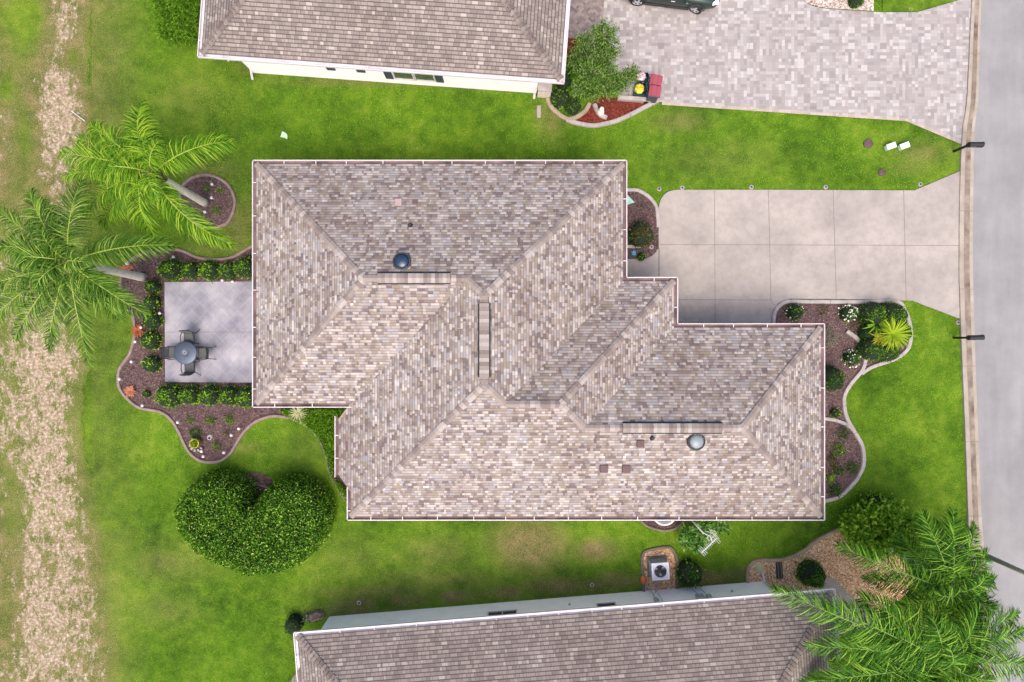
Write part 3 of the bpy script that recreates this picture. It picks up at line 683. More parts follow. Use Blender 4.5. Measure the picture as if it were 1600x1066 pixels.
# bay: the west plane runs on below the eave
bw = X(520)*1.0+G4; bt = ZE-(xb-bw)*PITCH
k2 = 1.0
bay = [E(xb, y4), Vector((bw, Y(658), bt)), Vector((bw, Y(742), bt)), E(xb, Y(767))]
Pb = [bay[1], bay[2], bay[3], bay[0]]
rf.face([bay[0]+Vector((0, 0, .003)), bay[1], bay[2], bay[3]+Vector((0, 0, .003))], 0, [((p.y)+250, (p.x-xb)*1.118+8.1) for p in bay])
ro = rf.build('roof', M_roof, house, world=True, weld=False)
outline = [A_, M_, L_, bay[1], bay[2], bay[3], H_, G_, F_, E_, D_, C_, B_]
fa = MB()
for i in range(len(outline)):
    a, b = outline[i], outline[(i+1) % len(outline)]; d = Vector((0, 0, -.2)); u = Vector((0, 0, -.004))
    fa.face([a+u, b+u, b+d, a+d])
for sf in ([Vector((p.x, p.y, ZE-.2)) for p in outline if p.z > ZE-.01], [Vector((p.x, p.y, bt-.2)) for p in bay]):
    for t in tessellate_polygon([sf]): fa.face([sf[i] for i in t])
fa.build('fascia', M_white, house, world=True)
gutter(house, [A_, M_, L_], ZE, M_gut, 1.35)
gutter(house, [bay[1], bay[2]], bt, M_gut, 1.1)
gutter(house, [bay[3], H_, G_, F_, E_, D_, C_, B_, A_], ZE, M_gut, 1.45)
for a, b in ((bay[0], bay[1]), (bay[2], bay[3])):
    tr = MB(); tr.tube([a, b], .03, 6); tr.build('bay_trim', M_pink, house, world=True)
lines = [(A_, R1a, 1), (M_, R1a, 1), (R1a, R1b, 0), (R1b, P2n, 1), (B_, P2n, 1), (P2n, P2s, 0), (H_, P2s, 1), (R3a, P2s, 1), (R3a, R3b, 0), (D_, R3b, 1), (R4a, R3b, 1), (R4a, R4b, 0), (F_, R4b, 1), (G_, R4b, 1)]
caps(house, lines, 0, M_cap, .14, .2)
def vent_ridge(a, b):
    mb = MB(); t = (b-a).normalized(); q = Vector((t.y, -t.x, 0)); wd = .19
    n = int((b-a).length/.15)
    for sgn in (-1, 1):
        mb.face([a+q*sgn*wd+Vector((0, 0, -.07)), b+q*sgn*wd+Vector((0, 0, -.07)), b+q*sgn*wd+Vector((0, 0, .02)), a+q*sgn*wd+Vector((0, 0, .02))], 1)
        mb.face([a+q*sgn*(wd+.055)+Vector((0, 0, -.035)), b+q*sgn*(wd+.055)+Vector((0, 0, -.035)), b+q*sgn*wd+Vector((0, 0, .0)), a+q*sgn*wd+Vector((0, 0, .0))], 1)
    o = mb.build('ridge_vent', [M_cap, M_black], house, world=True)
    tb = MB()
    for i in range(n):
        s0 = a.lerp(b, i/n); s1 = a.lerp(b, (i+1)/n); z0 = Vector((0, 0, .125+random.random()*.01)); z1 = Vector((0, 0, .115))
        r0 = [s0+q*k*wd+z0+Vector((0, 0, -abs(k)*.085)) for k in (-1, 0, 1)]; r1 = [s1+q*k*wd+z1+Vector((0, 0, -abs(k)*.085)) for k in (-1, 0, 1)]
        i0 = len(tb.v); tb.v += [tuple(p) for p in r0+r1]
        for f in ((0, 1, 4, 3), (1, 2, 5, 4)): tb.f.append([i0+k for k in f]); tb.m.append(0); tb.uv += [(0, 0)]*4
    c = tb.build('vent_shingle', M_cap, o, weld=False)
def on_roof(px, py):
    z = 4
    for _ in range(20): p = W(px, py, z); z = rz_main(p.x, p.y)
    return W(px, py, z)
def onr(px, base): p = W(px, base, R1a.z); return p
a = on_roof(590, 435); b = on_roof(704, 435); vent_ridge(Vector((a.x, R1a.y, R1a.z)), Vector((b.x, R1a.y, R1a.z)))
a = on_roof(755, 474); b = on_roof(755, 590); vent_ridge(Vector((P2n.x, a.y, P2n.z)), Vector((P2n.x, b.y, P2n.z)))
a = on_roof(973, 668); b = on_roof(1128, 668); vent_ridge(Vector((a.x, R4a.y, R4a.z)), Vector((b.x, R4a.y, R4a.z)))
def dome(px, py, mat):
    p = on_roof(px, py); mb = MB(); n = 28; sl_ = PITCH if p.y < 0 else -PITCH
    mb.lathe([(.36, -.3), (.37, .1), (.35, .16), (.31, .16)], n, p, 0)
    o = mb.build('tubular_skylight', M_dark, house, True, True)
    m2 = MB(); m2.lathe([(.285, .15)]+[(.28*math.cos(a), .16+.1*math.sin(a)) for a in np.linspace(0, 1.5, 7)]+[(0, .262)], n, p, 0)
    c = m2.build('skylight_dome', mat, o, True)
dome(628.5, 409.5, M_skydome); dome(1087, 689.5, M_greydome)
def boxvent(px, py, mat, s=.27, h=.2):
    p = on_roof(px, py); mb = MB(); mb.box((p.x, p.y, p.z+.02), (s, s, h), 0); mb.box((p.x, p.y, p.z+h/2+.03), (s*1.15, s*1.15, .04), 0, taper=.9)
    sg = -1 if p.y < 0 else 1
    mb.box((p.x, p.y-sg*.05, p.z-.02), (s*1.5, s*1.6, .02), 0, M=Matrix.Rotation(math.atan(PITCH)*(-sg), 3, 'X'))
    mb.build('roof_vent', mat, house, world=True, bevel=.01)
def pipe(px, py, c=0):
    p = on_roof(px, py); mb = MB(); mb.tube([p-Vector((0, 0, .1)), p+Vector((0, 0, .22))], .045, 10); mb.lathe([(.13, -.03), (.06, .06), (.05, .1)], 12, p); mb.build('vent_pipe', M_dark, house, world=True)
boxvent(623, 317, M_pink); boxvent(1000, 693, M_brown); boxvent(943, 732, M_brown, .3); boxvent(978, 732, M_brown, .3)
pipe(641, 353); pipe(1019, 684)
def walls(parent, poly, z1, mat, z0=0.0):
    mb = MB(); n = len(poly)
    for i in range(n):
        a, b = poly[i], poly[(i+1) % n]
        mb.face([(a[0], a[1], z0), (b[0], b[1], z0), (b[0], b[1], z1), (a[0], a[1], z1)])
    return mb.build('wall', mat, parent, world=True)
o_ = .45
walls(house, [(xa+o_, y1-o_), (xa+o_, y4+o_), (xb+o_, y4+o_), (xb-.15, y4-.4), (xb-.15, Y(745)), (xb+o_, Y(770)), (xb+o_, y5+o_), (xe-o_, y5+o_), (xe-o_, y3-o_), (xd-o_, y3-o_), (xd-o_, y2-o_), (xc-o_, y2-o_), (xc-o_, y1-o_)], 2.53, M_stucco2)
def opening(parent, name, a, b, z0, z1, mat, frame=M_white, fw=.06, bars=1, sub='pane'):
    """a->b ground line on the wall, the outside is on its right hand"""
    a = Vector(a[:2]); b = Vector(b[:2]); t = (b-a).normalized(); q = Vector((t.y, -t.x)); L = (b-a).length; rz = math.atan2(t.y, t.x)
    def bx_(s, u, w_, h_, d_, off, mb):
        c = a+t*s+q*off; mb.box((c.x, c.y, u), (w_, d_, h_), 0, rz=rz)
    fr = MB(); zc = (z0+z1)/2; hh = z1-z0
    bx_(fw/2, zc, fw, hh, .07, .02, fr); bx_(L-fw/2, zc, fw, hh, .07, .02, fr); bx_(L/2, z0+fw/2, L-2*fw, fw, .07, .02, fr); bx_(L/2, z1-fw/2, L-2*fw, fw, .07, .02, fr)
    for k in range(1, bars): bx_(L*k/bars, zc, fw*.7, hh-2*fw, .06, .02, fr)
    o = fr.build(name, frame, parent, world=True)
    pn = MB(); bx_(L/2, zc, L-2*fw, hh-2*fw, .02, .008, pn); pn.build(sub, mat, o)
opening(house, 'window', (xe-o_, y5+1.5), (xe-o_, y5+3.2), .8, 2.1, M_glassd, bars=2)
opening(house, 'window', (xa+o_, y1-1.2), (xa+o_, y1-3.2), .3, 2.1, M_glassd, bars=2)
opening(house, 'window', (xb+2.5, y5+o_), (xb+4.3, y5+o_), .9, 2.1, M_glassd, bars=2)
opening(house, 'window', (xe-8.5, y5+o_), (xe-7, y5+o_), .9, 2.1, M_glassd, bars=2)
opening(house, 'window', (xc-3.5, y1-o_), (xc-5, y1-o_), .9, 2.1, M_glassd, bars=2)
opening(house, 'garage_door', (xe-1.8, y3-o_), (xe-5.0, y3-o_), .06, 2.2, M_white, bars=1, sub='door_panel')
opening(house, 'front_door', (xc-o_, y2-o_+1.9), (xc-o_, y2-o_+.9), .06, 2.15, M_brown, bars=1, sub='door_leaf')

def neighbour(label, PLpx, PRpx, side, ze, ov, wl_l, wl_r, rectsL, rmat, cmat, gmat):
    """eave corners in photo pixels; side +1: house lies up the photo, -1: down"""
    PL, PR = W(*PLpx, ze), W(*PRpx, ze); e = (PR-PL); Lx = e.length; e.normalize(); nv = Vector((-e.y, e.x, 0))*side
    hse = thing('house', label, 'house', ((PL+PR)/2).xy.to_3d(), 'single storey houses with shingle roofs')
    def T(x, y, z=0.0): return Vector((PL.x+e.x*x+nv.x*y, PL.y+e.y*x+nv.y*y, z))
    rb = MB(); fb = MB(); ln = []
    for (x0, x1, y0, y1_) in [(r[0], r[1] if r[1] is not None else Lx, r[2], r[3]) for r in rectsL]:
        g = .17; x0 += g; x1 -= g; y0 += g
        h = min(x1-x0, y1_-y0)/2
        c = [T(x0, y0, ze), T(x1, y0, ze), T(x1, y1_, ze), T(x0, y1_, ze)]
        ra, rb_ = T(x0+h, y0+h, ze+h*PITCH), T(x1-h, y1_-h, ze+h*PITCH)
        roofface(rb, [c[0], c[1], rb_, ra]); roofface(rb, [c[1], c[2], rb_]); roofface(rb, [c[2], c[3], ra, rb_]); roofface(rb, [c[3], c[0], ra])
        for i in range(4):
            a, b = c[i], c[(i+1) % 4]; fb.face([a-Vector((0, 0, .004)), b-Vector((0, 0, .004)), b-Vector((0, 0, .2)), a-Vector((0, 0, .2))])
        fb.face([p-Vector((0, 0, .2)) for p in c])
        ln += [(c[0], ra, 1), (c[1], rb_, 1), (c[2], rb_, 1), (c[3], ra, 1), (ra, rb_, 0)]
        cc = c if side > 0 else [c[1], c[0], c[3], c[2]]
        gutter(hse, [cc[3], cc[0], cc[1], cc[2]], ze, gmat, 1.5)
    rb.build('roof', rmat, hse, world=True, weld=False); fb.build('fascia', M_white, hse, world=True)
    caps(hse, ln, 0, cmat, .17, .19, gap=.035)
    return hse, T, Lx
# upper neighbour
nh, T, Lx = neighbour('neighbour house at the top of the photo with plain taupe shingle roof', (308, 89.5), (882, 131), 1, ZE, .6, 0, 0, [(0, None, 0, 15.0)], M_roof2, M_cap2, M_gutw)
x0, x1 = 1.35, Lx-1.15; yo = .5
def wpt(x, y): p = T(x, y); return (p.x, p.y)
wl_ = [wpt(x0, yo), wpt(x1, yo), wpt(x1, yo+.25), wpt(Lx-.55, yo+.25), wpt(Lx-.55, 14.4), wpt(x0, 14.4)]
walls(nh, wl_, ZE-.2, M_stucco)
def lx(px, py): # local x along the wall of a ground pixel
    p = W(px, py)-T(0, 0); e_ = (T(1, 0)-T(0, 0)); return p.dot(e_)
def win(h, T_, xa_, xb_, z0, z1, mat, name='window', fr=M_white, bars=1, side=1, yo_=.5, sub='pane'):
    a, b = T_(xa_, yo_), T_(xb_, yo_)
    if side < 0: a, b = b, a
    opening(h, name, a, b, z0, z1, mat, fr, .05, bars, sub)
def xat(px, z=1.1, yy=124): return lx(800+(px-800)*(1-z/H), 533-(533-yy)*(1-z/H))
M_shut = plain('shutter_paint', (.045, .055, .075), .6, var=.15)
for a, b in ((600, 612), (680, 692)): win(nh, T, xat(a), xat(b), .62, 1.9, M_shut, 'shutter', M_shut, 1, sub='louvre')
M_glassg = plain('greenish_glass', (.06, .085, .06), .1, var=.3, spec=.6)
win(nh, T, xat(614), xat(646), .64, 1.85, M_glassg, bars=1); win(nh, T, xat(647), xat(679), .64, 1.85, M_glassg, bars=1)
for a, b in ((511, 524), (558, 571)): win(nh, T, xat(a), xat(b), 1.15, 1.75, M_shut, 'wall_vent', M_shut, 1, sub='grille')
def downspout(h, pts, w_=.09):
    mb = MB(); mb.tube(pts, w_/2*1.2, 4); mb.build('downspout', M_white, h, world=True)
tp = lambda T_, x, y, z: T_(x, y, z)
downspout(nh, [T(1.3, .0, ZE-.12), T(1.34, .5, ZE-.45), T(1.36, .55, .35), T(1.38, .15, .08)])
downspout(nh, [T(Lx-1.25, .0, ZE-.12), T(Lx-1.25, .55, ZE-.45), T(Lx-1.25, .55, .3), T(Lx-1.25, .2, .08)])
sv = MB(); a = T(Lx-1.1, yo-.04); b = T(Lx-.5, yo-.04); seg_box(sv, a, b, .3, .9, .45, 0); seg_box(sv, a, b, .36, .06, .93, 1, ext=.05)
sv.build('stone_base', [M_stone, M_edgew], nh, world=True)
# lower neighbour
nl, T2, Lx2 = neighbour('neighbour house at the bottom of the photo with plain taupe shingle roof', (458, 988.5), (1305, 919.5), -1, 2.6, .35, 0, 0, [(0, None, 0, 15.0)], M_roof2, M_cap2, M_gutw)
eb = MB(); q4 = [T2(.17, 1.55, 2.602), T2(-.6, 2.5, 2.6-.385), T2(-.6, 14.5, 2.6-.385), T2(.17, 14.5, 2.602)]
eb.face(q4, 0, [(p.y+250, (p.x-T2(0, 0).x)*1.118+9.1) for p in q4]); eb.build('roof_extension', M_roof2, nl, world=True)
def w2(x, y): p = T2(x, y); return (p.x, p.y)
sx = .85; yo2 = .42
ex = Lx2-2.15
walls(nl, [w2(sx, yo2), w2(ex, yo2), w2(ex, yo2+1.3), w2(Lx2-.6, 1.9), w2(Lx2-.6, 14), w2(-.2, 13.8), w2(-.2, 2.2), w2(sx, 1.8)], 2.4, M_stucco)
def lx2(px, py):
    p = W(px, py)-T2(0, 0); return p.dot((T2(1, 0)-T2(0, 0)))
def xat2(px, yy, z=1.5): return lx2(800+(px-800)*(1-z/H), 533+(yy-533)*(1-z/H))
win(nl, T2, xat2(761, 955), xat2(808, 955), 1.1, 2.0, M_glassd, bars=2, side=-1, yo_=yo2); win(nl, T2, xat2(932, 942), xat2(963, 942), 1.15, 2.0, M_glassd, bars=1, side=-1, yo_=yo2)
downspout(nl, [T2(ex-.1, 0, 2.45), T2(ex-.1, yo2-.07, 2.1), T2(ex-.1, yo2-.07, .3), T2(ex-.1, yo2-.45, .08)])
M_meter = plain('meter_grey', hx(150, 158, 162), .5, var=.15)
for (pxm, w_, h_, zz) in ((1094, .34, .5, 1.5), (1107, .22, .3, 1.55)):
    x = xat2(pxm, 928); p = T2(x, yo2-.07, zz); mb = MB(); mb.box(p, (w_, .16, h_), 0, rz=math.atan2((T2(1, 0)-T2(0, 0)).y, (T2(1, 0)-T2(0, 0)).x))
    mb.tube([p, T2(x-.1, yo2-.06, .02)], .02, 6); mb.lathe([(.1, 0), (.1, .05), (0, .06)], 12, T2(x, yo2-.16, zz+.08)); mb.build('meter_box', M_meter, nl, world=True, bevel=.01)
x = xat2(1026, 930); mb = MB(); p = T2(x, yo2-.05, 1.3); mb.box(p, (.22, .1, .25)); mb.tube([p, T2(x, yo2-.06, .6), T2(x-.1, yo2-.15, .25), T2(x-.2, yo2-.4, .1)], .025, 6); mb.build('cable_box', M_meter, nl, world=True)
x = xat2(1035, 930); downspout(nl, [T2(x, yo2-.03, 2.3), T2(x, yo2-.03, .1)], .04)
for pxp in (890, 1150):
    x = xat2(pxp, 935); mb = MB(); p = T2(x, yo2-.04, 1.0); mb.lathe([(.0, .05), (.06, .03), (.06, -.03), (0, -.05)], 8, p); mb.build('wall_tap', M_meter, nl, world=True)
# covered entry wall at the corner by the walkway
def downs(): pass

# splash block
sb = MB(); p = W(842, 175); sb.box((0, 0, .03), (.2, .58, .06), 0); sb.box((-.085, 0, .075), (.03, .56, .03)); sb.box((.085, 0, .075), (.03, .56, .03))
o = sb.build('splash_block', M_edgew, bevel=.008); o.location = p; tag(o, 'concrete splash block on grass below the neighbour downspout', 'splash block')

# ------------------------------------------------------------------ plants
def fib(n, rng):
    v = rng.randn(n, 3); return unit(v)
def mound(name, poly, h, r, nl, size, leafm, label, cat, loc, group=None, flat=.0, core=True, jit=.05, asp=.5, extra=None, up=.55, skirt=1.0, seed=None):
    """clipped bush over a polygon (metres, relative to loc): rounded shoulders, leaves all over its skin"""
    rng = np.random.RandomState(seed if seed is not None else rs.randint(1e6)); p = np.array(poly)
    lo, hi = p.min(0), p.max(0); M_ = nl*4
    def height(x, y):
        d = polydist(x, y, poly); q = np.clip(d/r, 0, 1); return h*(1-(1-q)**2.2)**.5
    x = rng.uniform(lo[0], hi[0], M_); y = rng.uniform(lo[1], hi[1], M_); k = inpoly(x, y, poly); x, y = x[k], y[k]
    z = height(x, y); lump = .06*h*np.sin(x*8/max(r, .3)**.5+y*3)+.06*h*np.sin(y*9-x*5+1)+.06*h*np.sin(x*17)*np.sin(y*15)
    e = .02; gx = (height(x+e, y)-height(x-e, y))/(2*e); gy = (height(x, y+e)-height(x, y-e))/(2*e)
    slope = np.sqrt(1+gx**2+gy**2); pr = np.clip(slope/4, .18, 1); k = rng.rand(len(x)) < pr; x, y, z, gx, gy, lump = x[k], y[k], z[k], gx[k], gy[k], lump[k]
    k = slice(0, nl); x, y, z, gx, gy, lump = x[k], y[k], z[k], gx[k], gy[k], lump[k]
    Nn = unit(np.stack([-gx, -gy, np.ones_like(gx)], 1)); n = len(x)
    # skirt leaves on steep sides
    steep = rng.rand(n) < np.clip(1-Nn[:, 2], 0, .8); z = np.where(steep, z*rng.uniform(.25, 1, n), z)+lump*(~steep)
    P = np.stack([x, y, z], 1)-Nn*rng.uniform(0, 1, (n, 1))*jit*2+rng.randn(n, 3)*jit*.5
    D = unit(Nn*up+rng.randn(n, 3)*.6); LN = unit(Nn+rng.randn(n, 3)*.45)
    s_ = rng.uniform(.65, 1.3, n)*size
    parts = [leafquads(P, D, LN, s_, s_*asp)+(0,)]
    mats = [leafm]
    if extra:   # sprinkled flowers or pale leaves on top
        for em, frac, es in extra:
            kk = rng.rand(n) < frac; nn = kk.sum(); mats.append(em); jj = rng.uniform(.7, 1.3, nn)*es
            parts.append(leafquads(P[kk]+Nn[kk]*jit, unit(Nn[kk]+rng.randn(nn, 3)*.8), unit(Nn[kk]+rng.randn(nn, 3)*.4), jj, jj*.8)+(len(mats)-1,))
    V, F, mi = join(parts); V[:, 2] = np.maximum(V[:, 2], .005)
    root = thing(name, label, cat, loc, group)
    link('foliage', npmesh(name, V, F, mats, mi), root)
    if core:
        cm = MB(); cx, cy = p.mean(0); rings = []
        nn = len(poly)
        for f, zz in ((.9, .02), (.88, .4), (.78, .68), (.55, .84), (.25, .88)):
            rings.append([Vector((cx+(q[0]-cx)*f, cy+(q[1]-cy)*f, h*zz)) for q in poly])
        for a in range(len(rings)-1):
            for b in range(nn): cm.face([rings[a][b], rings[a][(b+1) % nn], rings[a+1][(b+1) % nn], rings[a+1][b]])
        cm.face(rings[-1]); cm.build('inner_hull', M_core, root)  # solid near-black hull inside the leaf shell
    return root
def circ(r, n=18, wob=.08, rng=random): return [(r*(1+rng.uniform(-wob, wob))*math.cos(2*math.pi*i/n), r*(1+rng.uniform(-wob, wob))*math.sin(2*math.pi*i/n)) for i in range(n)]
def bush(px, py, rp, h, leafm, label, size=.07, dens=1.0, group=None, name='shrub', cat='shrub', asp=.5, extra=None, jit=.05, ell=1.0, core=True):
    r = rp/S*(1-h*.55/H); loc = W(px, py, h*.55); loc.z = 0.02
    n = int(max(60, dens*r*r*math.pi*1500*(.07/size)**1.5)); P = [(x, y*ell) for x, y in circ(r)]
    return mound(name, P, h, r*.95, n, size, leafm, label, cat, loc, group, jit=jit, asp=asp, extra=extra, core=core)

# the heart
heart_px = [(395,782),(390,768),(383,756),(358,742),(331,737),(303,748),(278,772),(269,800),(277,831),(299,857),(331,879),(372,895),(407,901),(442,896),(473,882),(504,855),(517,827),(520,800),(511,772),(490,754),(462,746),(435,750),(412,765)]
hz = 1.3; hc = W(395, 820, hz); HP = [((W(a, b, hz)-hc).x*.965, (W(a, b, hz)-hc).y) for a, b in crom(heart_px, True, 3)]
hc.z = 0
def heart_hedge():
    rng = np.random.RandomState(3); poly = HP; p = np.array(poly); lo, hi = p.min(0), p.max(0)
    root = thing('heart_hedge', 'big dark green hedge clipped into a heart shape on the back lawn', 'hedge', hc)
    def height(x, y): q = np.clip(polydist(x, y, poly)/.75, 0, 1); return 2.15*(1-(1-q)**2.5)**.5
    n0 = 90000; x = rng.uniform(lo[0], hi[0], n0); y = rng.uniform(lo[1], hi[1], n0); k = inpoly(x, y, poly); x, y = x[k], y[k]
    z = height(x, y); e = .03; gx = (height(x+e, y)-height(x-e, y))/(2*e); gy = (height(x, y+e)-height(x, y-e))/(2*e)
    gx = np.clip(gx, -4, 4); gy = np.clip(gy, -4, 4); sl_ = np.sqrt(1+gx**2+gy**2); k = rng.rand(len(x)) < np.clip(sl_/2.6, .42, 1); x, y, z, gx, gy = x[k], y[k], z[k], gx[k], gy[k]
    Nn = unit(np.stack([-gx, -gy, np.ones_like(gx)], 1)); n = len(x)
    side = rng.rand(n) < np.clip(1.1-Nn[:, 2], 0, .75); z = np.where(side, z*rng.uniform(.3, 1, n), z)
    lump = .05*np.sin(x*4.1+y*2)+.05*np.sin(y*5.3-x*3)+.04*np.sin(x*9+1)*np.sin(y*8)
    P = np.stack([x, y, z+lump], 1)-Nn*(rng.rand(n, 1)**2*.22)+rng.randn(n, 3)*.02
    D = unit(Nn*.5+rng.randn(n, 3)*.7); LN = unit(Nn+rng.randn(n, 3)*.5); s_ = rng.uniform(.06, .125, n)
    V, F = leafquads(P, D, LN, s_, s_*.5)
    link('foliage', npmesh('heart_leaves', V, F, L_heart), root)
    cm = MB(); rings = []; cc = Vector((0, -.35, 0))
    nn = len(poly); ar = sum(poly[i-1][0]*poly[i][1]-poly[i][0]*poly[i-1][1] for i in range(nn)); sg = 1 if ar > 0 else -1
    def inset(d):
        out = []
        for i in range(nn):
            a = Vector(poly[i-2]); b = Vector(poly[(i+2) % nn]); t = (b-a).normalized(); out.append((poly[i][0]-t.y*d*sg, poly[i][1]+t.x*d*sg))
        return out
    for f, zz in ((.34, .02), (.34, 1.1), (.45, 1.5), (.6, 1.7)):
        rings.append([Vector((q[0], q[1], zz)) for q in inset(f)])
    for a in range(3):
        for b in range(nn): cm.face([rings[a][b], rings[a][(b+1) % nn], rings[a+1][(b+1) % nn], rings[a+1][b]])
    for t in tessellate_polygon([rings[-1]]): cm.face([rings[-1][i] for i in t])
    cm.build('inner_hull', M_core, root)  # solid near-black hull inset below the heart's leaves
heart_hedge()
sheet('mulch_bed', px2w(crom([(372,748),(395,738),(425,748),(425,775),(395,800),(372,780)], True, 4)), .021, M_mulch)
tag(ribbon('garden_edging', px2w(crom([(370,760),(385,757),(400,757),(412,759),(425,764)], k=4)), .1, .1, M_edgeg, height=.08), 'short grey edging in the dark notch of the heart hedge', 'edging')

GB = 'clipped round shrubs round the patio'
row = lambda i: ['the leftmost of its row', 'second from the left of its row', 'middle one of its row', 'second from the roof eave', 'half under the roof eave'][i]
for i, (x, y, r, h) in enumerate([(265,422,19,.9),(296,422,14.5,.8),(325.5,422,17,.85),(355,423,14.5,.8),(382,418,18,.9)]):
    bush(x, y, r, h, L_box, 'round shrub above the patio, '+row(i), .085, 1.1, GB)
for i, (x, y, r, h) in enumerate([(262,619,20,1.0),(295,618,16.5,.9),(325.5,618,17.5,.95),(356,619,16.5,.9),(384,621,18,1.0)]):
    bush(x, y, r, h, L_box, 'round shrub below the patio, '+row(i), .08, 1.2, GB)
for i, (x, y, r, lab) in enumerate([(237,448,12,'topmost loose green shrub of the column beside the palm trunk foot'),(235.6,473,13,'second green shrub of the column under the palm frond tips'),(236,500,15,'third green shrub of the column, beside the upper orange plant'),(233.5,532,15.5,'round green shrub left of the patio table, level with the patio joint'),(235,569,14,'lowest shrub of the column left of the patio chairs')]):
    bush(x, y, r, .65, L_box, lab, .11, .9, GB, asp=.35)
bush(228, 616, 6.5, .3, L_bright, 'tiny light green plant beside the lowest orange plant', .07)
GS = 'small plants in the mulch'
for (x, y, r, m, lab) in [(296,657,7.5,L_mid,'small tufted plant below the left end of the lower shrub row'),(328,657,8,L_mid,'small dark plant in the middle of the mulch tongue'),(358,656,9.5,L_mid,'small plant with spreading leaves right of the mulch tongue'),(304,678,11,L_dark,'dark leafy plant beside the left edging of the mulch tongue'),(352,678,6,L_olive,'thin pale plant between two white lights'),(338,697,8,L_mid,'small green plant near the tip of the mulch tongue'),(323,294,6.5,L_mid,'little plant left of the white light in the palm bed'),(343,297,6,L_bright,'little yellow-green plant right of the light in the palm bed'),(338,328,7,L_mid,'little plant at the foot of the palm trunk'),(1005,322,5,L_olive,'tiny bronze plant in the bed beside the driveway corner')]:
    bush(x, y, r, .3, m, lab, .1, .8, GS, asp=.3, jit=.08, core=False)
# front beds
GW = 'white-flowered shrubs'
for (x, y, r, f, lab) in [(1243,487,13,.18,'shrub with few white flowers at the rounded bed corner'),(1327,490,13,.45,'shrub covered with white flowers below the driveway edging'),(1332,560,12.5,.25,'white-flowered shrub inside the curved edging near the wall')]:
    bush(x, y, r, .6, L_mid, lab, .1, .7, GW, extra=[(L_flower, f*.8, .09)], jit=.07)
bush(1287, 485, 9.5, .4, L_olive, 'bronze-leaved little shrub between the two white-flowered ones', .1, .6, asp=.3, core=False)
bush(1340, 510, 11, .4, L_olive, 'sparse reddish shrub at the end of the curved edging', .1, .5, asp=.3, core=False)
GC = 'big shrubs clumped at the driveway corner'
for (x, y, r, h, m, lab) in [(1366,491,21,1.1,L_mid,'upper left shrub of the clump at the driveway edging'),(1397,494,24,1.1,L_mid,'upper right shrub of the clump at the driveway'),(1407,520,20,1.0,L_mid,'right shrub of the clump facing the kerb'),(1364,545,20,1.0,L_mid,'lower left shrub of the clump beside the curved edging'),(1389,548,20,.9,L_mid,'lowest shrub of the clump above the white edging'),(1364,518,18,.9,L_dark,'darkest shrub of the clump on its left side')]:
    bush(x, y, r, h, m, lab, .075, 1.1, GC)
bush(1296, 528, 16, 1.0, L_grey, 'grey-green airy shrub beside the eave of the front wall', .1, .7, asp=.3, core=False)
bush(1300, 592, 21, 1.3, L_dark, 'large dark green shrub with golden rim against the front eave', .13, 1.0, asp=.35, extra=[(L_gold, .08, .08)])
bush(1306, 646, 8, .4, L_yel, 'bright yellow-green shrub just above the dividing edging', .1, .8)
for (x, y, r, m, lab) in [(1319,678,10,L_dark,'small dark shrub beside the junction of the white edgings'),(1312,703,12,L_mid,'leafy shrub in the middle of the lower front bed'),(1303,722,10,L_olive,'bronze-green shrub close to the eave in the lower front bed'),(1311,737,10,L_dark,'dark shrub between the yellow one and the edging'),(1334,732,10.5,L_dark,'dark shrub leaning over the white edging on the right'),(1299,748,8.5,L_yel,'lime shrub beside the eave in the lower front bed'),(1307,766,12,L_dark,'lowest dark shrub in the lower front bed')]:
    bush(x, y, r, .5, m, lab, .12, .8, 'shrubs in the lower front bed', asp=.35, jit=.1, core=False)
bush(1003, 366, 21, 1.0, L_olive, 'round bronze-green shrub in the bed beside the driveway', .1, 1.2)
bush(980, 372, 9, .5, L_dark, 'dark shrub half under the eave beside the bronze one', .1, .8)
# ground cover at the bay
gp = px2w([(438,641),(500,640),(545,640),(545,700),(522,700),(522,745),(545,768),(545,780),(530,762),(519,737),(513,713),(506,694),(494,676),(478,662),(452,650)])
rng = np.random.RandomState(5); p = np.array(gp); x = rng.uniform(p[:, 0].min(), p[:, 0].max(), 40000); y = rng.uniform(p[:, 1].min(), p[:, 1].max(), 40000); k = inpoly(x, y, gp); x, y = x[k], y[k]; n = len(x)
P = np.stack([x, y, rng.uniform(.05, .32, n)], 1); s_ = rng.uniform(.07, .13, n)
V, F = leafquads(P, unit(rng.randn(n, 3)+np.array([0, 0, .7])), unit(rng.randn(n, 3)*.5+np.array([0, 0, 1])), s_, s_*.45)
tag(link('ground_cover', npmesh('ground_cover', V, F, L_mid)), kind='stuff')
def spiky(name, loc, n, L, wd, mats, label, cat, rise=.5, group=None, droop=.5):
    mb = MB()
    for i in range(n):
        a = 2*math.pi*i/n+random.uniform(-.2, .2); l = L*random.uniform(.7, 1.1); d = Vector((math.cos(a), math.sin(a), 0)); q = Vector((-d.y, d.x, 0)); rr = random.uniform(.3, 1)*rise
        prev = None; m = random.randrange(len(mats))
        for s in range(5):
            t = s/4; c = d*(l*t)+Vector((0, 0, .05+l*(rr*t*1.6-droop*t*t*1.4))); c.z = max(c.z, .01+.004*i/n); w_ = wd*(1-t*t)*.5+.002
            cur = (c-q*w_, c+Vector((0, 0, -w_*.3)), c+q*w_)
            if prev: mb.face([prev[0], prev[1], cur[1], cur[0]], m); mb.face([prev[1], prev[2], cur[2], cur[1]], m)
            prev = cur
    o = mb.build(name, mats); o.location = loc; return tag(o, label, cat, group)
GO = 'orange bromeliads in the back bed'
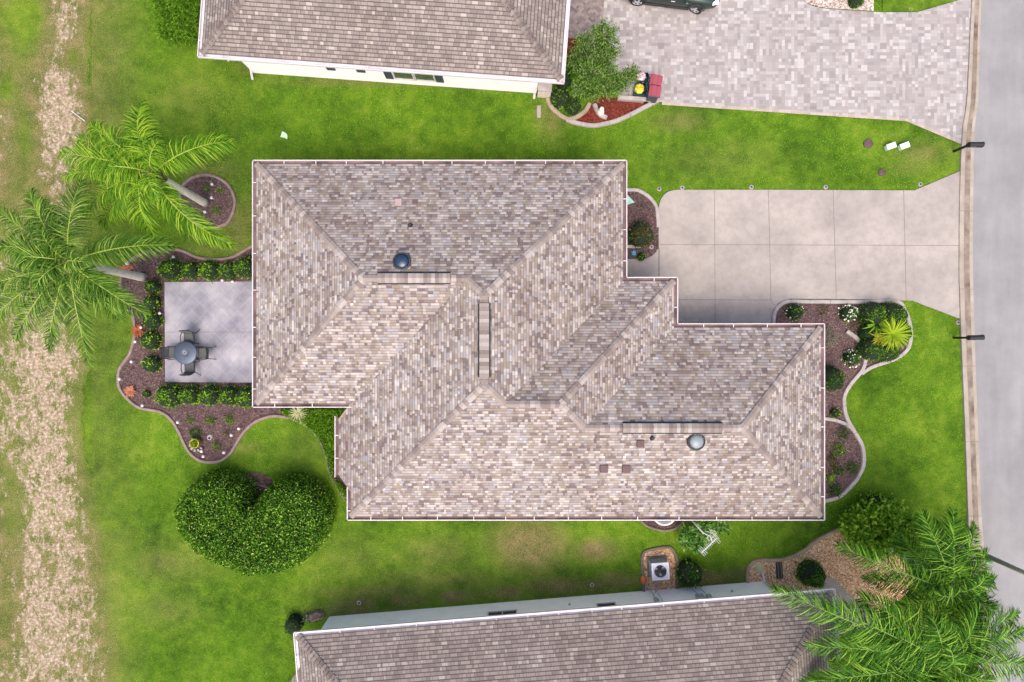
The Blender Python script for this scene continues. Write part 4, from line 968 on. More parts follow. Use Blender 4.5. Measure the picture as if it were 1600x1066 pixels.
for (x, y, lab) in [(199,421,'orange-red spiky plant beside the palm trunk'),(217,517,'orange-red spiky plant on the edging left of the patio'),(205,611,'orange-red spiky plant at the bottom of the back bed')]:
    spiky('bromeliad', W(x, y, .02), 26, .36, .1, [L_red], lab, 'bromeliad', .8, GO, .4)
spiky('variegated_plant', W(468, 644, .1)+Vector((0, 0, .2)), 40, .52, .04, [leafmat('cream_striped_leaves', [(.35, .38, .2), (.5, .5, .3), (.2, .3, .1)])], 'cream striped spidery plant under the eave beside the bay', 'plant', .6)
spiky('lime_plant', W(477, 655, .1), 20, .32, .1, [L_yel], 'yellow-olive leafy clump beside the cream striped plant', 'plant', .8)
spiky('cycad', W(1394, 522, .9)+Vector((0, 0, -.1)), 150, .82, .055, [L_yel], 'lime yellow fountain-shaped plant glowing in the driveway clump', 'plant', .9, None, .45)
spiky('fan_plant', W(1374, 507, .9)+Vector((0, 0, -.3)), 30, .75, .1, [L_mid], 'dark green spreading fronds left of the lime fountain plant', 'plant', .7, None, .35)
spiky('gold_plant', W(1372, 528, .8), 22, .5, .07, [L_gold], 'orange-gold spiky leaves left of the lime fountain plant', 'plant', .6, None, .3)
# upper left shrub with feathery sprays
def sprays(name, centers, leafm, label, cat, n_per, L, wd, group=None, trunk=None, twig=0, root=None, droop=0.0, seed=11, len_=.35):
    rng = np.random.RandomState(seed); root = root or thing(name, label, cat, trunk[0], group); o0 = Vector(root.location)
    Ps = []; Ds = []; tw = MB()
    for (c, r) in centers:
        c = np.array(c)-np.array(o0); k = int(n_per*r*r)
        d = unit(rng.randn(k, 3)*np.array([1, 1, .8])+np.array([0, 0, .35])); rad = r*rng.uniform(.45, 1.08, k)[:, None]
        tip = c+d*rad; ns = 9
        for s in range(ns):
            t = s/(ns-1); base = tip-d*len_*(1-t)+np.array([0, 0, -droop*t*t]); dirv = unit(d*.7+rng.randn(k, 3)*.65); Ps.append(base+rng.randn(k, 3)*.015); Ds.append(dirv)
        for q in range(int(twig*r)):
            i = rng.randint(k); a = Vector(c+d[i]*r*.1); b = Vector(tip[i]*1.0); m_ = a.lerp(b, .5)+Vector(rng.randn(3)*.06); tw.tube([a, m_, b], [.022, .014, .006], 4, cap=False)
    P = np.concatenate(Ps); D = np.concatenate(Ds); n = len(P); s_ = rng.uniform(.7, 1.3, n)*L
    V, F = leafquads(P, D, unit(rng.randn(n, 3)*.5+np.array([0, 0, 1])), s_, s_*wd)
    link('crown', npmesh(name, V, F, leafm), root)
    if trunk:
        tb = MB(); base = Vector(trunk[0])-o0; top = Vector(trunk[1])-o0
        tb.tube([base, base.lerp(top, .5)+Vector((.05, .03, 0)), top], [trunk[2], trunk[2]*.8, trunk[2]*.55], 8)
        for (c, r) in centers: tb.tube([top, (top+Vector(c)-o0)/2+Vector((0, 0, .1)), Vector(c)-o0], [trunk[2]*.5, trunk[2]*.35, .015], 6)
        tb.build('trunk', M_wood, root, smooth=True)
    if tw.v: tw.build('twig', M_wood, root, smooth=True, weld=False)
    return root
cs = [(W(x, y, z), r) for x, y, z, r in [(943,58,2.6,.75),(912,72,2.2,.62),(938,92,2.6,.72),(922,118,3.0,.85),(945,128,2.8,.85),(968,130,2.4,.6),(985,118,2.2,.5),(900,95,2.0,.55),(925,142,2.6,.55),(958,82,2.4,.4),(905,140,2.3,.45)]]
sprays('tree', cs, leafmat('feathery_leaves', [(.012, .035, .006), (.03, .08, .01), (.05, .12, .012), (.08, .18, .015), (.15, .3, .03), (.25, .4, .06), (.3, .38, .2)]), 'feathery light green tree with pale twigs at the corner of the upper neighbour', 'tree', 620, .1, .28, trunk=(tuple(W(925, 128)), tuple(W(926, 118, 1.9)), .09), twig=26)  # darkest leaf tones put the crown's shadows into the colour
cs = [(W(x, y, z), r) for x, y, z, r in [(262,20,1.6,.85),(285,40,1.6,.8),(290,8,1.9,.9),(258,48,1.2,.55),(300,55,1.3,.5),(272,60,1.0,.45),(262,-12,1.6,.9)]]
sprays('shrub', cs, L_mid, 'dark green feathery shrub beside the left end of the upper neighbour', 'shrub', 330, .16, .2, trunk=(tuple(W(285, 40)), tuple(W(282, 32, .9)), .08), seed=4)
# lower right garden
cs = [(W(x, y, z), r) for x, y, z, r in [(1338,828,.9,.75),(1360,810,1.0,.8),(1388,805,1.1,.85),(1412,820,1.0,.75),(1350,842,1.1,.5),(1385,832,1.2,.8),(1362,860,.9,.45),(1405,850,.9,.6),(1420,862,.7,.5),(1430,840,.9,.55),(1330,812,.6,.5)]]
sprays('shrub', cs, L_bright, 'wide leafy light green shrub overlapping the brown gravel bed', 'shrub', 340, .17, .6, trunk=(tuple(W(1380, 828)), tuple(W(1380, 825, .5)), .06), seed=9, len_=.3)
cs = [(W(x, y, .75), .78) for x, y in [(1375, 820), (1400, 832), (1350, 828)]]
mound('shrub', circ(1.55, 20, .08), 1.15, 1.2, 3500, .13, L_bright, 'dark heart of the wide leafy shrub at the gravel bed', 'shrub', W(1380, 826, .6).xy.to_3d(), asp=.6, jit=.1)
bush(1271, 900, 22, 1.0, L_mid, 'round dark shrub at the corner of the lower neighbour by the walkway', .09, 1.2)
bush(1079, 898, 21, 1.0, L_dark, 'loose dark shrub growing beside the air conditioner', .14, 1.0, asp=.4, jit=.12, extra=[(L_bright, .12, .1)])
cs = [(W(x, y, z), r) for x, y, z, r in [(1078,832,1.1,.5),(1098,826,1.2,.5),(1118,825,1.0,.4),(1088,850,.8,.45),(1072,846,.7,.35),(1130,824,.6,.3)]]
sprays('shrub', cs, leafmat('broad_leaves', [(.03, .1, .015), (.06, .18, .03), (.14, .3, .05), (.3, .45, .12)]), 'broad-leaved green shrub under the television aerial', 'shrub', 300, .17, .5, trunk=(tuple(W(1095, 822)), tuple(W(1095, 828, .6)), .04), seed=12)
bush(458, 978, 15, .8, L_dark, 'dark shrub beside the left corner of the lower neighbour', .12, .9, asp=.4, jit=.1)
bush(478, 966, 9, .4, L_grey, 'small greyish plant at the lower neighbour corner wall', .1, .6, core=False)
# croton bed right of the gravel
for (x, y, r, m, lab) in [(1452,902,20,L_gold,'orange and yellow croton half hidden by palm fronds'),(1475,925,16,L_olive,'bronze spiky shrub near the kerb below the palm'),(1496,915,16,L_bright,'light green shrub beside the kerb near the lamp post'),(1440,872,14,L_bright,'light green shrub between gravel bed and palm fronds'),(1480,885,15,L_mid,'green shrub near the kerb under the fronds')]:
    bush(x, y, r, .8, m, lab, .15, .9, 'shrubs under the lower palms', asp=.35, jit=.12)
# plants under the upper tree and lawn bed
for (x, y, r, m, lab) in [(875,152,17,L_bright,'bright green low shrub inside the curled edging by the corner'),(895,165,14,L_mid,'green low shrub in the curve of the pale edging'),(880,125,14,L_dark,'dark shrub in the shade against the upper neighbour eave'),(898,100,12,L_dark,'dark shrub left of the feathery tree')]:
    bush(x, y, r, .5, m, lab, .12, .9, 'low shrubs below the feathery tree', asp=.35, jit=.1)
bush(1340, -2, 13, .6, L_mid, 'round green shrub in the grey gravel at the top edge', .09)

# ------------------------------------------------------------------ palms
def frond(root, P0, tip, via=None, n=78, LL=.62, leafm=None, rach=None, wind=(0, 0, 0), wid=.035, seed=0, hang=1.05, vee=.35):
    rng = np.random.RandomState(seed); P0 = np.array(P0, float); T_ = np.array(tip, float); d = T_-P0; Lh = np.linalg.norm(d[:2])
    if via is None: C1 = P0+d*.25+np.array([0, 0, Lh*.28]); C2 = P0+d*.72+np.array([0, 0, Lh*.22])
    else:
        v = np.array(via, float); C1 = P0*.35+v*.65+np.array([0, 0, .1]); C2 = v*.6+T_*.4+np.array([0, 0, .12])
    t = np.linspace(0, 1, 15)[:, None]; cur = (1-t)**3*P0+3*(1-t)**2*t*C1+3*(1-t)*t*t*C2+t**3*T_
    mb = MB(); mb.tube([Vector(p) for p in cur], [.024*(1-i/15)+.006 for i in range(15)], 5, 1)
    V0 = np.array(mb.v); F0 = np.array([f for f in mb.f if len(f) == 4])
    tt = np.linspace(.1, 1.0, n)
    Q = []; 
    for side in (-1, 1):
        tj = np.clip(tt+rng.uniform(-.005, .005, n), 0, 1)
        idx = tj*14; i0 = np.minimum(idx.astype(int), 13); fr = (idx-i0)[:, None]
        base = cur[i0]*(1-fr)+cur[i0+1]*fr; tan = unit(cur[i0+1]-cur[i0])
        sidev = unit(np.cross(tan, np.array([0, 0, 1.0])))*side; upv = np.cross(sidev*side, tan)
        prof = LL*(np.sin(np.pi*np.clip(tj*.82+.14, 0, 1))**.6)*rng.uniform(.8, 1.12, n); prof = np.maximum(prof, LL*.25)
        fwd = (.45+.9*tj**2)[:, None]
        plum = rng.uniform(-.55, .6, (n, 1))+vee*.6
        d0 = unit(sidev+tan*fwd+upv*plum+np.array(wind)*.6+rng.randn(n, 3)*.2)
        bw = rng.uniform(.8, 1.15, n)[:, None]*wid
        pr = None; pts = base.copy(); dd = d0.copy(); nrm = unit(np.cross(dd, np.cross(np.array([0, 0, 1.0]), dd)+1e-6))
        ringL = []; ringR = []
        K = 4
        for s in range(K):
            b = unit(np.cross(dd, np.array([0, 0, 1.0]))+rng.randn(n, 3)*.03); ww = bw*[.55, 1.0, .8, .06][s]
            ringL.append(pts-b*ww/2); ringR.append(pts+b*ww/2)
            pts = pts+dd*prof[:, None]/(K-1); dd = unit(dd+np.array([0, 0, -hang])*(.35+.4*s)*rng.uniform(.6, 1.35, (n, 1))+np.array(wind)*.8+rng.randn(n, 3)*.07)
        Q.append(np.stack([x for p in zip(ringL, ringR) for x in p], 1))
    A = np.concatenate(Q); m = len(A); V1 = A.reshape(-1, 3); b = (np.arange(m)*8)[:, None]
    F1 = np.concatenate([b+np.array([0, 1, 3, 2]), b+np.array([2, 3, 5, 4]), b+np.array([4, 5, 7, 6])])
    V, F, mi = join([(V0, F0, 1), (V1, F1, 0)])
    o = link('frond', npmesh('frond', V, F, [leafm, rach], mi), root)
    o.data.polygons.foreach_set('use_smooth', [True]*len(o.data.polygons)); return o
def palm(label, basepx, h, fronds, leafm, rach, wind=(0, 0, 0), LL=.62, r=.17, group='tall feather palms', crown=None, n=140, seed=1, wid=.026):
    b = W(*basepx, 0); c = W(*crown, h) if crown else b+Vector((0, 0, h)); root = thing('palm_tree', label, 'palm tree', b, group)
    c = c-b; mb = MB(); pts = []; rr = []
    for i in range(11):
        t = i/10; p = Vector((c.x*t**1.3, c.y*t**1.3, (h-.5)*t)); pts.append(p); rr.append(r*(1.12-.12*min(1, t*4))*(1-.25*t)+(.008 if i % 2 else 0))
    mb.tube(pts, rr, 14); mb.build('trunk', M_bark, root, smooth=True)
    cb = MB(); cb.tube([pts[-2], c+Vector((0, 0, -.25)), c+Vector((0, 0, .15))], [r*.9, r*.95, r*.4], 10)
    for k in range(16):
        a = k*2.4; q = Vector((math.cos(a), math.sin(a), 0)); s = pts[-2].lerp(c, k/16); cb.tube([s+q*r*.4, s+q*(r*1.0)+Vector((0, 0, .12)), s+q*(r*1.4)+Vector((0, 0, .3))], [.06, .045, .02], 5)
    cb.build('crown_base', M_boot, root, smooth=True)
    ex = []
    for k in range(3):
        a = k*2.1+seed; q = Vector((math.cos(a), math.sin(a), 0)); tp_ = c+q*1.25+Vector((0, 0, .75)); frond(root, c, tp_, c+q*.5+Vector((0, 0, .95)), 60, LL*.6, leafm, rach, wind, wid, seed*90+k)
    for i, f in enumerate(fronds):
        tx, ty, tz = f[0]; tip = W(tx, ty, h+tz)-b
        via = None
        if len(f) > 1 and f[1]: vx, vy, vz = f[1]; via = W(vx, vy, h+vz)-b
        d = (tip-c); d.z = 0; d.normalize()
        frond(root, c+d*.08, tip, via, n, LL*random.uniform(.9, 1.1), leafm, rach, wind, wid, seed*50+i)
    return root
palm('palm with bright yellow-green fronds leaning over the round palm bed', (322, 318), 5.2,
     [((362,222,-.3),(298,222,.7)), ((222,160,-.2),(203,215,.9)), ((142,196,-.1),(185,225,.9)), ((96,240,-.3),(160,245,.8)), ((100,276,-.9),(165,258,.5)), ((126,335,-1.4),(172,278,.4)), ((157,352,-2.0),(185,300,.3)), ((243,368,-1.6),(195,312,.5)), ((362,382,-1.0),(268,342,.7)), ((215,175,-.2),(225,230,1.0)), ((120,215,-.5),(180,235,.7))],
     L_palm1, M_rachis, (.1, -.28, 0), .98, .17, crown=(238, 270), seed=1)
palm('palm with deeper green fronds at the left edge, grey trunk foot beside the patio bed', (226, 434), 5.7,
     [((270,384,-.9),(190,378,.4)), ((126,285,-.2),(103,350,.8)), ((46,300,-.5),(62,345,.6)), ((-8,325,-.8),(40,360,.5)), ((0,385,.2),(55,385,.9)), ((-22,445,-.6),(50,430,.6)), ((22,530,-1.2),(58,465,.4)), ((76,545,-1.4),(85,480,.3)), ((140,570,-1.8),(118,475,.4)), ((229,492,-1.4),(160,452,.5)), ((186,498,-1.6),(150,450,.4)), ((28,402,.6),(70,400,1.0)), ((60,315,-.9),(80,350,.4)), ((-15,500,-1.3),(40,450,.3))],
     L_palm2, M_rachis, (.05, -.2, 0), .92, .18, crown=(107, 409), seed=2)
palm('dense palm at the lower right whose fronds reach over the kerb', (1396, 858), 5.0,
     [((1440,800,-.4),(1468,860,.6)), ((1490,798,-.5),(1485,860,.6)), ((1522,820,-.8),(1512,870,.4)), ((1540,862,-1.0),(1522,895,.4)), ((1552,905,-1.2),(1528,915,.3)), ((1555,955,-1.2),(1525,940,.4)), ((1310,852,-.7),(1392,890,.7)), ((1350,905,-1.0),(1420,910,.5)), ((1402,838,-1.5),(1450,880,.3)), ((1465,815,-1.0),(1480,870,.5)), ((1380,960,-.6),(1430,945,.6)), ((1470,1010,-1.2),(1490,970,.4)), ((1420,880,-1.8),(1450,905,.2))],
     L_palm3, M_rachis2, (.12, -.1, 0), .95, .16, crown=(1492, 925), seed=3)
palm('largest palm at the bottom right corner hiding the end of the lower roof', (1352, 951), 6.2,
     [((1210,922,-.6),(1320,962,1.1)), ((1262,1012,-.9),(1360,1002,.8)), ((1345,935,-.2),(1420,965,1.0)), ((1600,985,-.7),(1545,1000,.7)), ((1620,1040,-.8),(1555,1030,.7)), ((1590,960,-.9),(1540,975,.5)), ((1255,1066,-1.0),(1370,1050,.7)), ((1380,985,.2),(1425,1000,1.0)), ((1300,1110,-1.0),(1390,1075,.7)), ((1340,1130,-.8),(1420,1090,.9)), ((1500,1150,-.8),(1480,1090,.9)), ((1570,1110,-.6),(1530,1070,.8)), ((1430,1150,-.6),(1450,1090,.9)), ((1310,980,-1.2),(1390,1000,.5)), ((1290,950,-.2),(1380,978,1.2)), ((1455,960,.4),(1470,1000,1.1)), ((1530,950,-.3),(1515,1000,.8)), ((1400,1030,-1.4),(1440,1040,.2)), ((1350,1060,-1.5),(1410,1050,.1))],
     L_palm3, M_rachis2, (.03, -.16, 0), 1.05, .18, crown=(1478, 1040), seed=4, n=150)
palm('palm below the bottom right corner with its bright crown cut by the edge', (1290, 1010), 4.6,
     [((1300,1030,-.5),(1345,1070,.7)), ((1265,1090,-.6),(1310,1090,.6)), ((1345,1010,-.4),(1370,1060,.7)), ((1400,1020,-.4),(1395,1065,.7)), ((1455,1050,-.6),(1420,1080,.5)), ((1330,1160,-.6),(1350,1120,.6)), ((1420,1150,-.6),(1400,1110,.6)), ((1270,1060,-1.0),(1320,1075,.3)), ((1440,1090,-.9),(1415,1095,.4))],
     L_palm1, M_rachis2, (.03, -.1, 0), .9, .15, crown=(1375, 1095), seed=5)
df = MB(); df.tube([W(1433, 878, 2.2), W(1441, 895, 1.8), W(1449, 918, 1.1)], [.05, .07, .03], 6); tag(df.build('dead_frond_stalk', M_boot), 'brown dead frond stalk standing among the shrubs below the palms', 'stalk')

# ------------------------------------------------------------------ lights and small fittings
GL = 'white path lights in the mulch beds'
def path_light():
    t = thing('path_light', '', 'path light', (0, 0, 0), GL); c = MB(); c.lathe([(0, .33), (.035, .325), (.07, .29), (.075, .27), (.0, .265)], 14); c.build('lamp_cap', M_white, t, smooth=True)
    s = MB(); s.tube([(0, 0, 0), (0, 0, .27)], .015, 6); s.build('stake', M_white, t); return t
pl0 = path_light(); first = True
for (x, y, lab) in [(335,290,'white light between two little plants in the palm bed'),(334.5,311,'white light in the middle of the palm bed'),(324,333,'white light at the palm trunk foot'),(282,659,'white light left of the mulch tongue by the edging'),(376.5,669,'upper white light on the right edge of the mulch tongue'),(365,679,'white light just below the upper right one of the tongue'),(318.5,704,'upper of two close white lights at the tongue tip'),(321.5,712,'lowest white light at the tongue tip'),(353.6,706,'white light near the right edging of the tongue tip'),(216,534,'white light left of the round shrub level with the patio joint'),(210,565,'white light between edging and lowest column shrub'),(191.5,592,'white light at the leftmost bulge of the bed'),(227,633,'white light below the tiny light green plant'),(225,512,'white light touching the middle orange plant'),(207,485,'white light under the palm frond tips by the edging'),(254,490,'white light against the left edge of the patio'),(275,403,'white light above the first upper row shrub'),(203,413,'white light above the orange plant at the trunk'),(351,439,'white light on the upper patio edge, left one'),(367,441,'white light on the upper patio edge near the eave')]:
    o = pl0 if first else dup(pl0, (0, 0, 0)); first = False
    o.location = W(x, y, .02); o['label'] = lab
GK = 'white ringed sprinkler heads'
def sprinkler():
    t = thing('sprinkler', '', 'sprinkler', (0, 0, 0), GK); r = MB(); r.lathe([(.045, 0), (.045, .035), (.08, .04), (.1, .02), (.11, 0)], 16); r.build('ring', M_edgew, t, smooth=True)
    h = MB(); h.lathe([(.045, 0), (.045, .06), (0, .06)], 10); h.build('head', M_dark, t); return t
sp0 = sprinkler(); first = True
for (x, y, lab) in [(1030,295.5,'sprinkler head in the grass notch beside the rounded driveway corner'),(1066,293.5,'sprinkler head at the upper driveway edge, nearest the house'),(1174,292.5,'second sprinkler head from the house along the driveway edge'),(1290,292.5,'third sprinkler head along the driveway edge'),(1438,288,'sprinkler head at the flared driveway corner'),(1497,504,'sprinkler head beside the kerb at the lower driveway corner'),(561,942,'sprinkler head in the grass above the lower neighbour wall'),(925,914,'sprinkler head on bare soil beside the lower neighbour wall'),(1018,386,'white ringed head in the small bed beside the driveway')]:
    o = sp0 if first else dup(sp0, (0, 0, 0)); first = False
    z = .057 if y == 386 else .01; o.location = W(x, y, z); o['label'] = lab
# bed ornaments
t = thing('glazed_pot', 'yellow-green round pot with pale rim at the left of the mulch tongue', 'pot', W(310, 691)); mb = MB(); mb.lathe([(.1, 0), (.2, .12), (.24, .3), (.2, .4), (.23, .42), (.23, .45), (.18, .45), (.17, .3)], 24)
mb.build('bowl', plain('olive_glaze', (.25, .25, .03), .3, var=.3), t, True)
q = mound('potted_plant', circ(.17, 12), .3, .15, 90, .1, L_yel, 'lime leaves filling the yellow-green pot', 'plant', W(310, 691)+Vector((0, 0, .36)), core=False)
mb = MB(); mb.tube([Vector((.13*math.cos(a)*(1-a/16), .13*math.sin(a)*(1-a/16), .05)) for a in np.linspace(0, 9, 30)], .016, 6); o = mb.build('spiral_ornament', plain('silver_metal', (.5, .5, .5), .35, .7)); o.location = W(328, 684, .02); tag(o, 'pale metal spiral lying in the middle of the mulch tongue', 'ornament')
mb = MB(); 
for k in range(7): a = k/6*3.4+2.2; mb.box((.3*math.cos(a), .3*math.sin(a), .05), (.12, .1, .1), rz=a)
o = mb.build('white_stones', M_edgew, bevel=.02); o.location = W(308, 694, .02); tag(o, 'half ring of white stones round the yellow-green pot', 'stone ring')
mb = MB(); mb.box((0, 0, .03), (.42, .42, .05)); mb.box((0, 0, .07), (.3, .3, .03)); o = mb.build('stepping_stone', plain('green_stone', hx(170, 166, 130), .9, var=.2), bevel=.02); o.location = W(1186, 888, .0); tag(o, 'square olive stepping stone in the left end of the gravel', 'stepping stone')
mb = MB(); mb.box((0, 0, .05), (.5, 1.2, .06)); mb.box((-.12, 0, .09), (.06, 1.2, .04), 1); mb.box((.12, 0, .09), (.06, 1.2, .04), 1); o = mb.build('drain_trough', [M_dark, M_edgeg]); o.location = W(1217, 889, .0); o.rotation_euler = (0, 0, R(4)); o.scale = (.6, .75, 1); tag(o, 'dark slotted drain trough between edging and lower neighbour wall', 'drain')
mb = MB(); mb.box((0, 0, .04), (.5, .28, .06)); o = mb.build('paving_slab', M_edgeg, bevel=.01); o.location = W(1290, 940, .02); tag(o, 'small grey slab by the walkway at the lower neighbour corner', 'slab')
# statue stone in red mulch
mb = MB(); mb.lathe([(0, 0), (.16, .0), (.18, .1), (.12, .3), (.06, .38), (.1, .46), (.1, .55), (0, .62)], 14); o = mb.build('garden_statue', plain('white_cement', hx(225, 218, 200), .8, var=.1), smooth=True); o.location = W(938, 176, .03); tag(o, 'small cream garden statue in the red mulch', 'statue')
tag(ribbon('stepping_border', px2w(crom([(929,163),(932,172),(938,180),(948,185)], k=4)), .22, .12, M_edgew, height=.09), 'short white curved stone strip crossing the red mulch', 'edging')
mb = MB(); mb.tube([(-.3, .22, .05), (0, 0, .1), (.28, -.22, .06)], .022, 8); mb.tube([(-.3, .22, .05), (-.34, .26, .05)], .03, 8); o = mb.build('plastic_pipe', M_white); o.location = W(125, 183); tag(o, 'white plastic pipe lying on the scrubby strip at the left', 'pipe')
mb = MB(); mb.face([(-.12, -.1, .09), (.1, -.14, .12), (.14, .1, .09), (-.02, .16, .13)]); mb.face([(.1, -.14, .12), (.2, -.2, .08), (.22, 0, .1), (.14, .1, .09)]); o = mb.build('paper_scrap', plain('pale_paper', hx(175, 205, 170), .8)); o.location = W(443, 212); tag(o, 'pale crumpled scrap lying on the upper lawn', 'scrap')
# utility covers
for (x, y, r, lab) in [(1356, 225, .22, 'round purple-brown valve cover beside the two pale boxes'), (1377.5, 270, .17, 'smaller round purple-brown valve cover near the driveway')]:
    t = thing('valve_cover', lab, 'valve cover', W(x, y, 0), 'valve covers in the front lawn'); mb = MB(); mb.lathe([(r, 0), (r, .06), (r*.85, .075), (r*.8, .06)], 20); mb.build('rim', M_brown, t); mb = MB(); mb.lathe([(r*.8, .055), (r*.3, .065), (0, .065)], 20); mb.box((r*.3, 0, .07), (.1, .04, .02)); mb.build('lid', M_brown, t)
for (x, y, lab) in [(1390, 229.5, 'pale green utility box, the left of the pair on the front lawn'), (1411, 229, 'pale green utility box, the right of the pair on the front lawn')]:
    mb = MB(); mb.box((0, 0, .13), (.42, .26, .26), taper=.92); mb.box((0, 0, .28), (.5, .32, .06), taper=.85); o = mb.build('utility_box', plain('pale_green_plastic', hx(200, 215, 200), .5, var=.06), bevel=.02); o.location = W(x, y, .1).xy.to_3d(); o.rotation_euler = (0, 0, R(20)); o.scale = (.95, .9, 1); tag(o, lab, 'utility box', 'pale green utility boxes')
# mailboxes
def mailbox():
    t = thing('mailbox', 'black mailbox on a black post beside the kerb above the driveway', 'mailbox', (0, 0, 0), 'black kerbside mailboxes')
    p = MB(); p.box((0, 0, .5), (.1, .1, 1.0)); p.box((0, 0, 1.0), (.14, .14, .06)); p.build('post', M_black, t, bevel=.008)
    a = MB(); a.box((.18, 0, 1.02), (.5, .1, .05)); a.box((.13, 0, .85), (.36, .04, .04), M=Matrix.Rotation(R(-40), 3, 'Y')); a.build('arm', M_black, t)
    m = MB(); sec = [(-.11, 0), (.11, 0), (.11, .14)]+[(.11*math.cos(k), .14+.11*math.sin(k)) for k in np.linspace(.3, math.pi-.3, 7)]+[(-.11, .14)]
    A = [Vector((-.06, y, 1.05+z)) for y, z in sec]; B = [Vector((.56, y, 1.05+z)) for y, z in sec]
    m.face(A[::-1]); m.face(B)
    for i in range(len(sec)): m.face([A[i], A[(i+1) % len(sec)], B[(i+1) % len(sec)], B[i]])
    m.build('box', M_black, t)
    d = MB(); A2 = [p+Vector((0, 0, 0)) for p in [Vector((.562, y*1.08, 1.045+z*1.03)) for y, z in sec]]; B2 = [p+Vector((.025, 0, 0)) for p in A2]
    d.face(A2[::-1]); d.face(B2)
    for i in range(len(sec)): d.face([A2[i], A2[(i+1) % len(sec)], B2[(i+1) % len(sec)], B2[i]])
    d.tube([(.59, 0, 1.22), (.62, 0, 1.22)], .02, 8); d.build('door', M_dark, t)
    f = MB(); f.box((.1, -.12, 1.2), (.2, .01, .03)); f.box((.2, -.12, 1.22), (.05, .01, .06)); f.build('flag', plain('steel_flag', (.25, .26, .28), .4, .5), t); return t
mbx = mailbox(); mbx.location = W(1490, 237); dup(mbx, W(1490, 528), R(2), 'black mailbox on a black post beside the kerb below the driveway')
# street lamp
t = thing('street_lamp', 'tall grey street lamp post rising beside the kerb at the right edge', 'street lamp', W(1503, 851))
mb = MB(); mb.lathe([(.17, 0), (.17, .25), (.12, .32), (.1, .34)], 14); mb.build('base', M_meter, t, smooth=False)
M_pole = plain('lamp_pole', hx(142, 138, 130), .7, 0, var=.1)
mb = MB(); mb.tube([(0, 0, .3), (0, 0, 6.5)], [.12, .08], 14); mb.build('pole', M_pole, t, smooth=True)
mb = MB(); mb.tube([(0, 0, 6.3), (.5, 0, 6.7), (1.3, 0, 6.8)], .035, 8); mb.build('arm', M_pole, t, smooth=True)
mb = MB(); mb.box((1.6, 0, 6.8), (.65, .25, .12), taper=.8); mb.build('lamp_head', M_pole, t, bevel=.03)
# ------------------------------------------------------------------ patio furniture
M_mesh = plain('sling_fabric', hx(78, 80, 82), .85, var=.15, scale=40)
M_tab = plain('table_metal', hx(74, 82, 98), .4, .5, var=.12, scale=14)
M_frame = plain('chair_frame', (.016, .017, .02), .4, .4)
def make_chair():
    t = thing('patio_chair', '', 'chair', (0, 0, 0), 'dark chairs round the patio table')
    # the sitter looks towards +y
    s = MB(); s.box((0, 0, .43), (.46, .46, .02)); s.build('seat', M_mesh, t, bevel=.006)
    b = MB(); P = [(-.22, -.24, .45), (.22, -.24, .45), (.24, -.34, .9), (-.24, -.34, .9)]
    for k in range(4):
        a0, a1 = k/4, (k+1)/4; f = lambda a: (-.24-.1*a-.03*math.sin(a*3), .45+.45*a, .22+.02*a)
        y0, z0, x0 = f(a0); y1_, z1_, x1_ = f(a1); b.face([(-x0, y0, z0), (x0, y0, z0), (x1_, y1_, z1_), (-x1_, y1_, z1_)]); b.face([(-x1_, y1_-.012, z1_), (x1_, y1_-.012, z1_), (x0, y0-.012, z0), (-x0, y0-.012, z0)])
    b.build('backrest', M_mesh, t)
    for sx in (-1, 1):
        l = MB(); l.tube([(sx*.26, .24, .0), (sx*.255, .23, .43), (sx*.27, .2, .64)], .016, 8); l.build('leg', M_frame, t, smooth=True)
        l = MB(); l.tube([(sx*.3, -.42, .0), (sx*.25, -.24, .42), (sx*.25, -.35, .93)], .016, 8); l.build('leg', M_frame, t, smooth=True)
        a = MB(); a.tube([(sx*.25, -.29, .66), (sx*.3, -.1, .67), (sx*.3, .12, .66), (sx*.27, .24, .62)], .02, 8); a.build('armrest', M_frame, t, smooth=True)
    f = MB(); f.tube([(-.25, -.35, .93), (-.1, -.38, .95), (.1, -.38, .95), (.25, -.35, .93)], .016, 8); f.build('top_rail', M_frame, t, smooth=True); 
    f = MB(); f.tube([(-.24, .23, .43), (.24, .23, .43), (.24, -.24, .43), (-.24, -.24, .43), (-.24, .23, .43)], .014, 6); f.build('seat_frame', M_frame, t); return t
tc = W(289.5, 551.5, .74); tb_ = thing('patio_table', 'round dark grey patio table with an umbrella hole in its middle', 'table', (tc.x, tc.y, .06))
mb = MB(); mb.lathe([(.03, .69), (.05, .71), (.2, .705), (.5, .695), (.535, .68), (.535, .66), (.5, .65), (.03, .65), (.03, .69)], 40); mb.build('tabletop', M_tab, tb_, True)
mb = MB(); mb.lathe([(.03, .712), (.1, .712), (.105, .7)], 20); mb.build('umbrella_ring', plain('light_metal', hx(120, 122, 128), .4, .5), tb_)
for k in range(4):
    a = k*math.pi/2+.78; mb = MB(); mb.tube([(.4*math.cos(a), .4*math.sin(a), 0), (.25*math.cos(a), .25*math.sin(a), .35), (.38*math.cos(a), .38*math.sin(a), .65)], .018, 8); mb.build('leg', M_frame, tb_, smooth=True)
ch = make_chair(); first = True
for (dx, dy, rz, lab) in [(0.07, .66, 180, 'dark patio chair above the round table, its back to the house shadow'), (.1, -.66, 0, 'dark patio chair below the round table'), (-.66, .0, -90, 'dark patio chair left of the round table at the patio edge'), (.72, -.02, 90, 'dark patio chair right of the round table')]:
    o = ch if first else dup(ch, (0, 0, 0)); first = False
    o.location = (tc.x+dx, tc.y+dy, .06); o.rotation_euler = (0, 0, R(rz)); o['label'] = lab
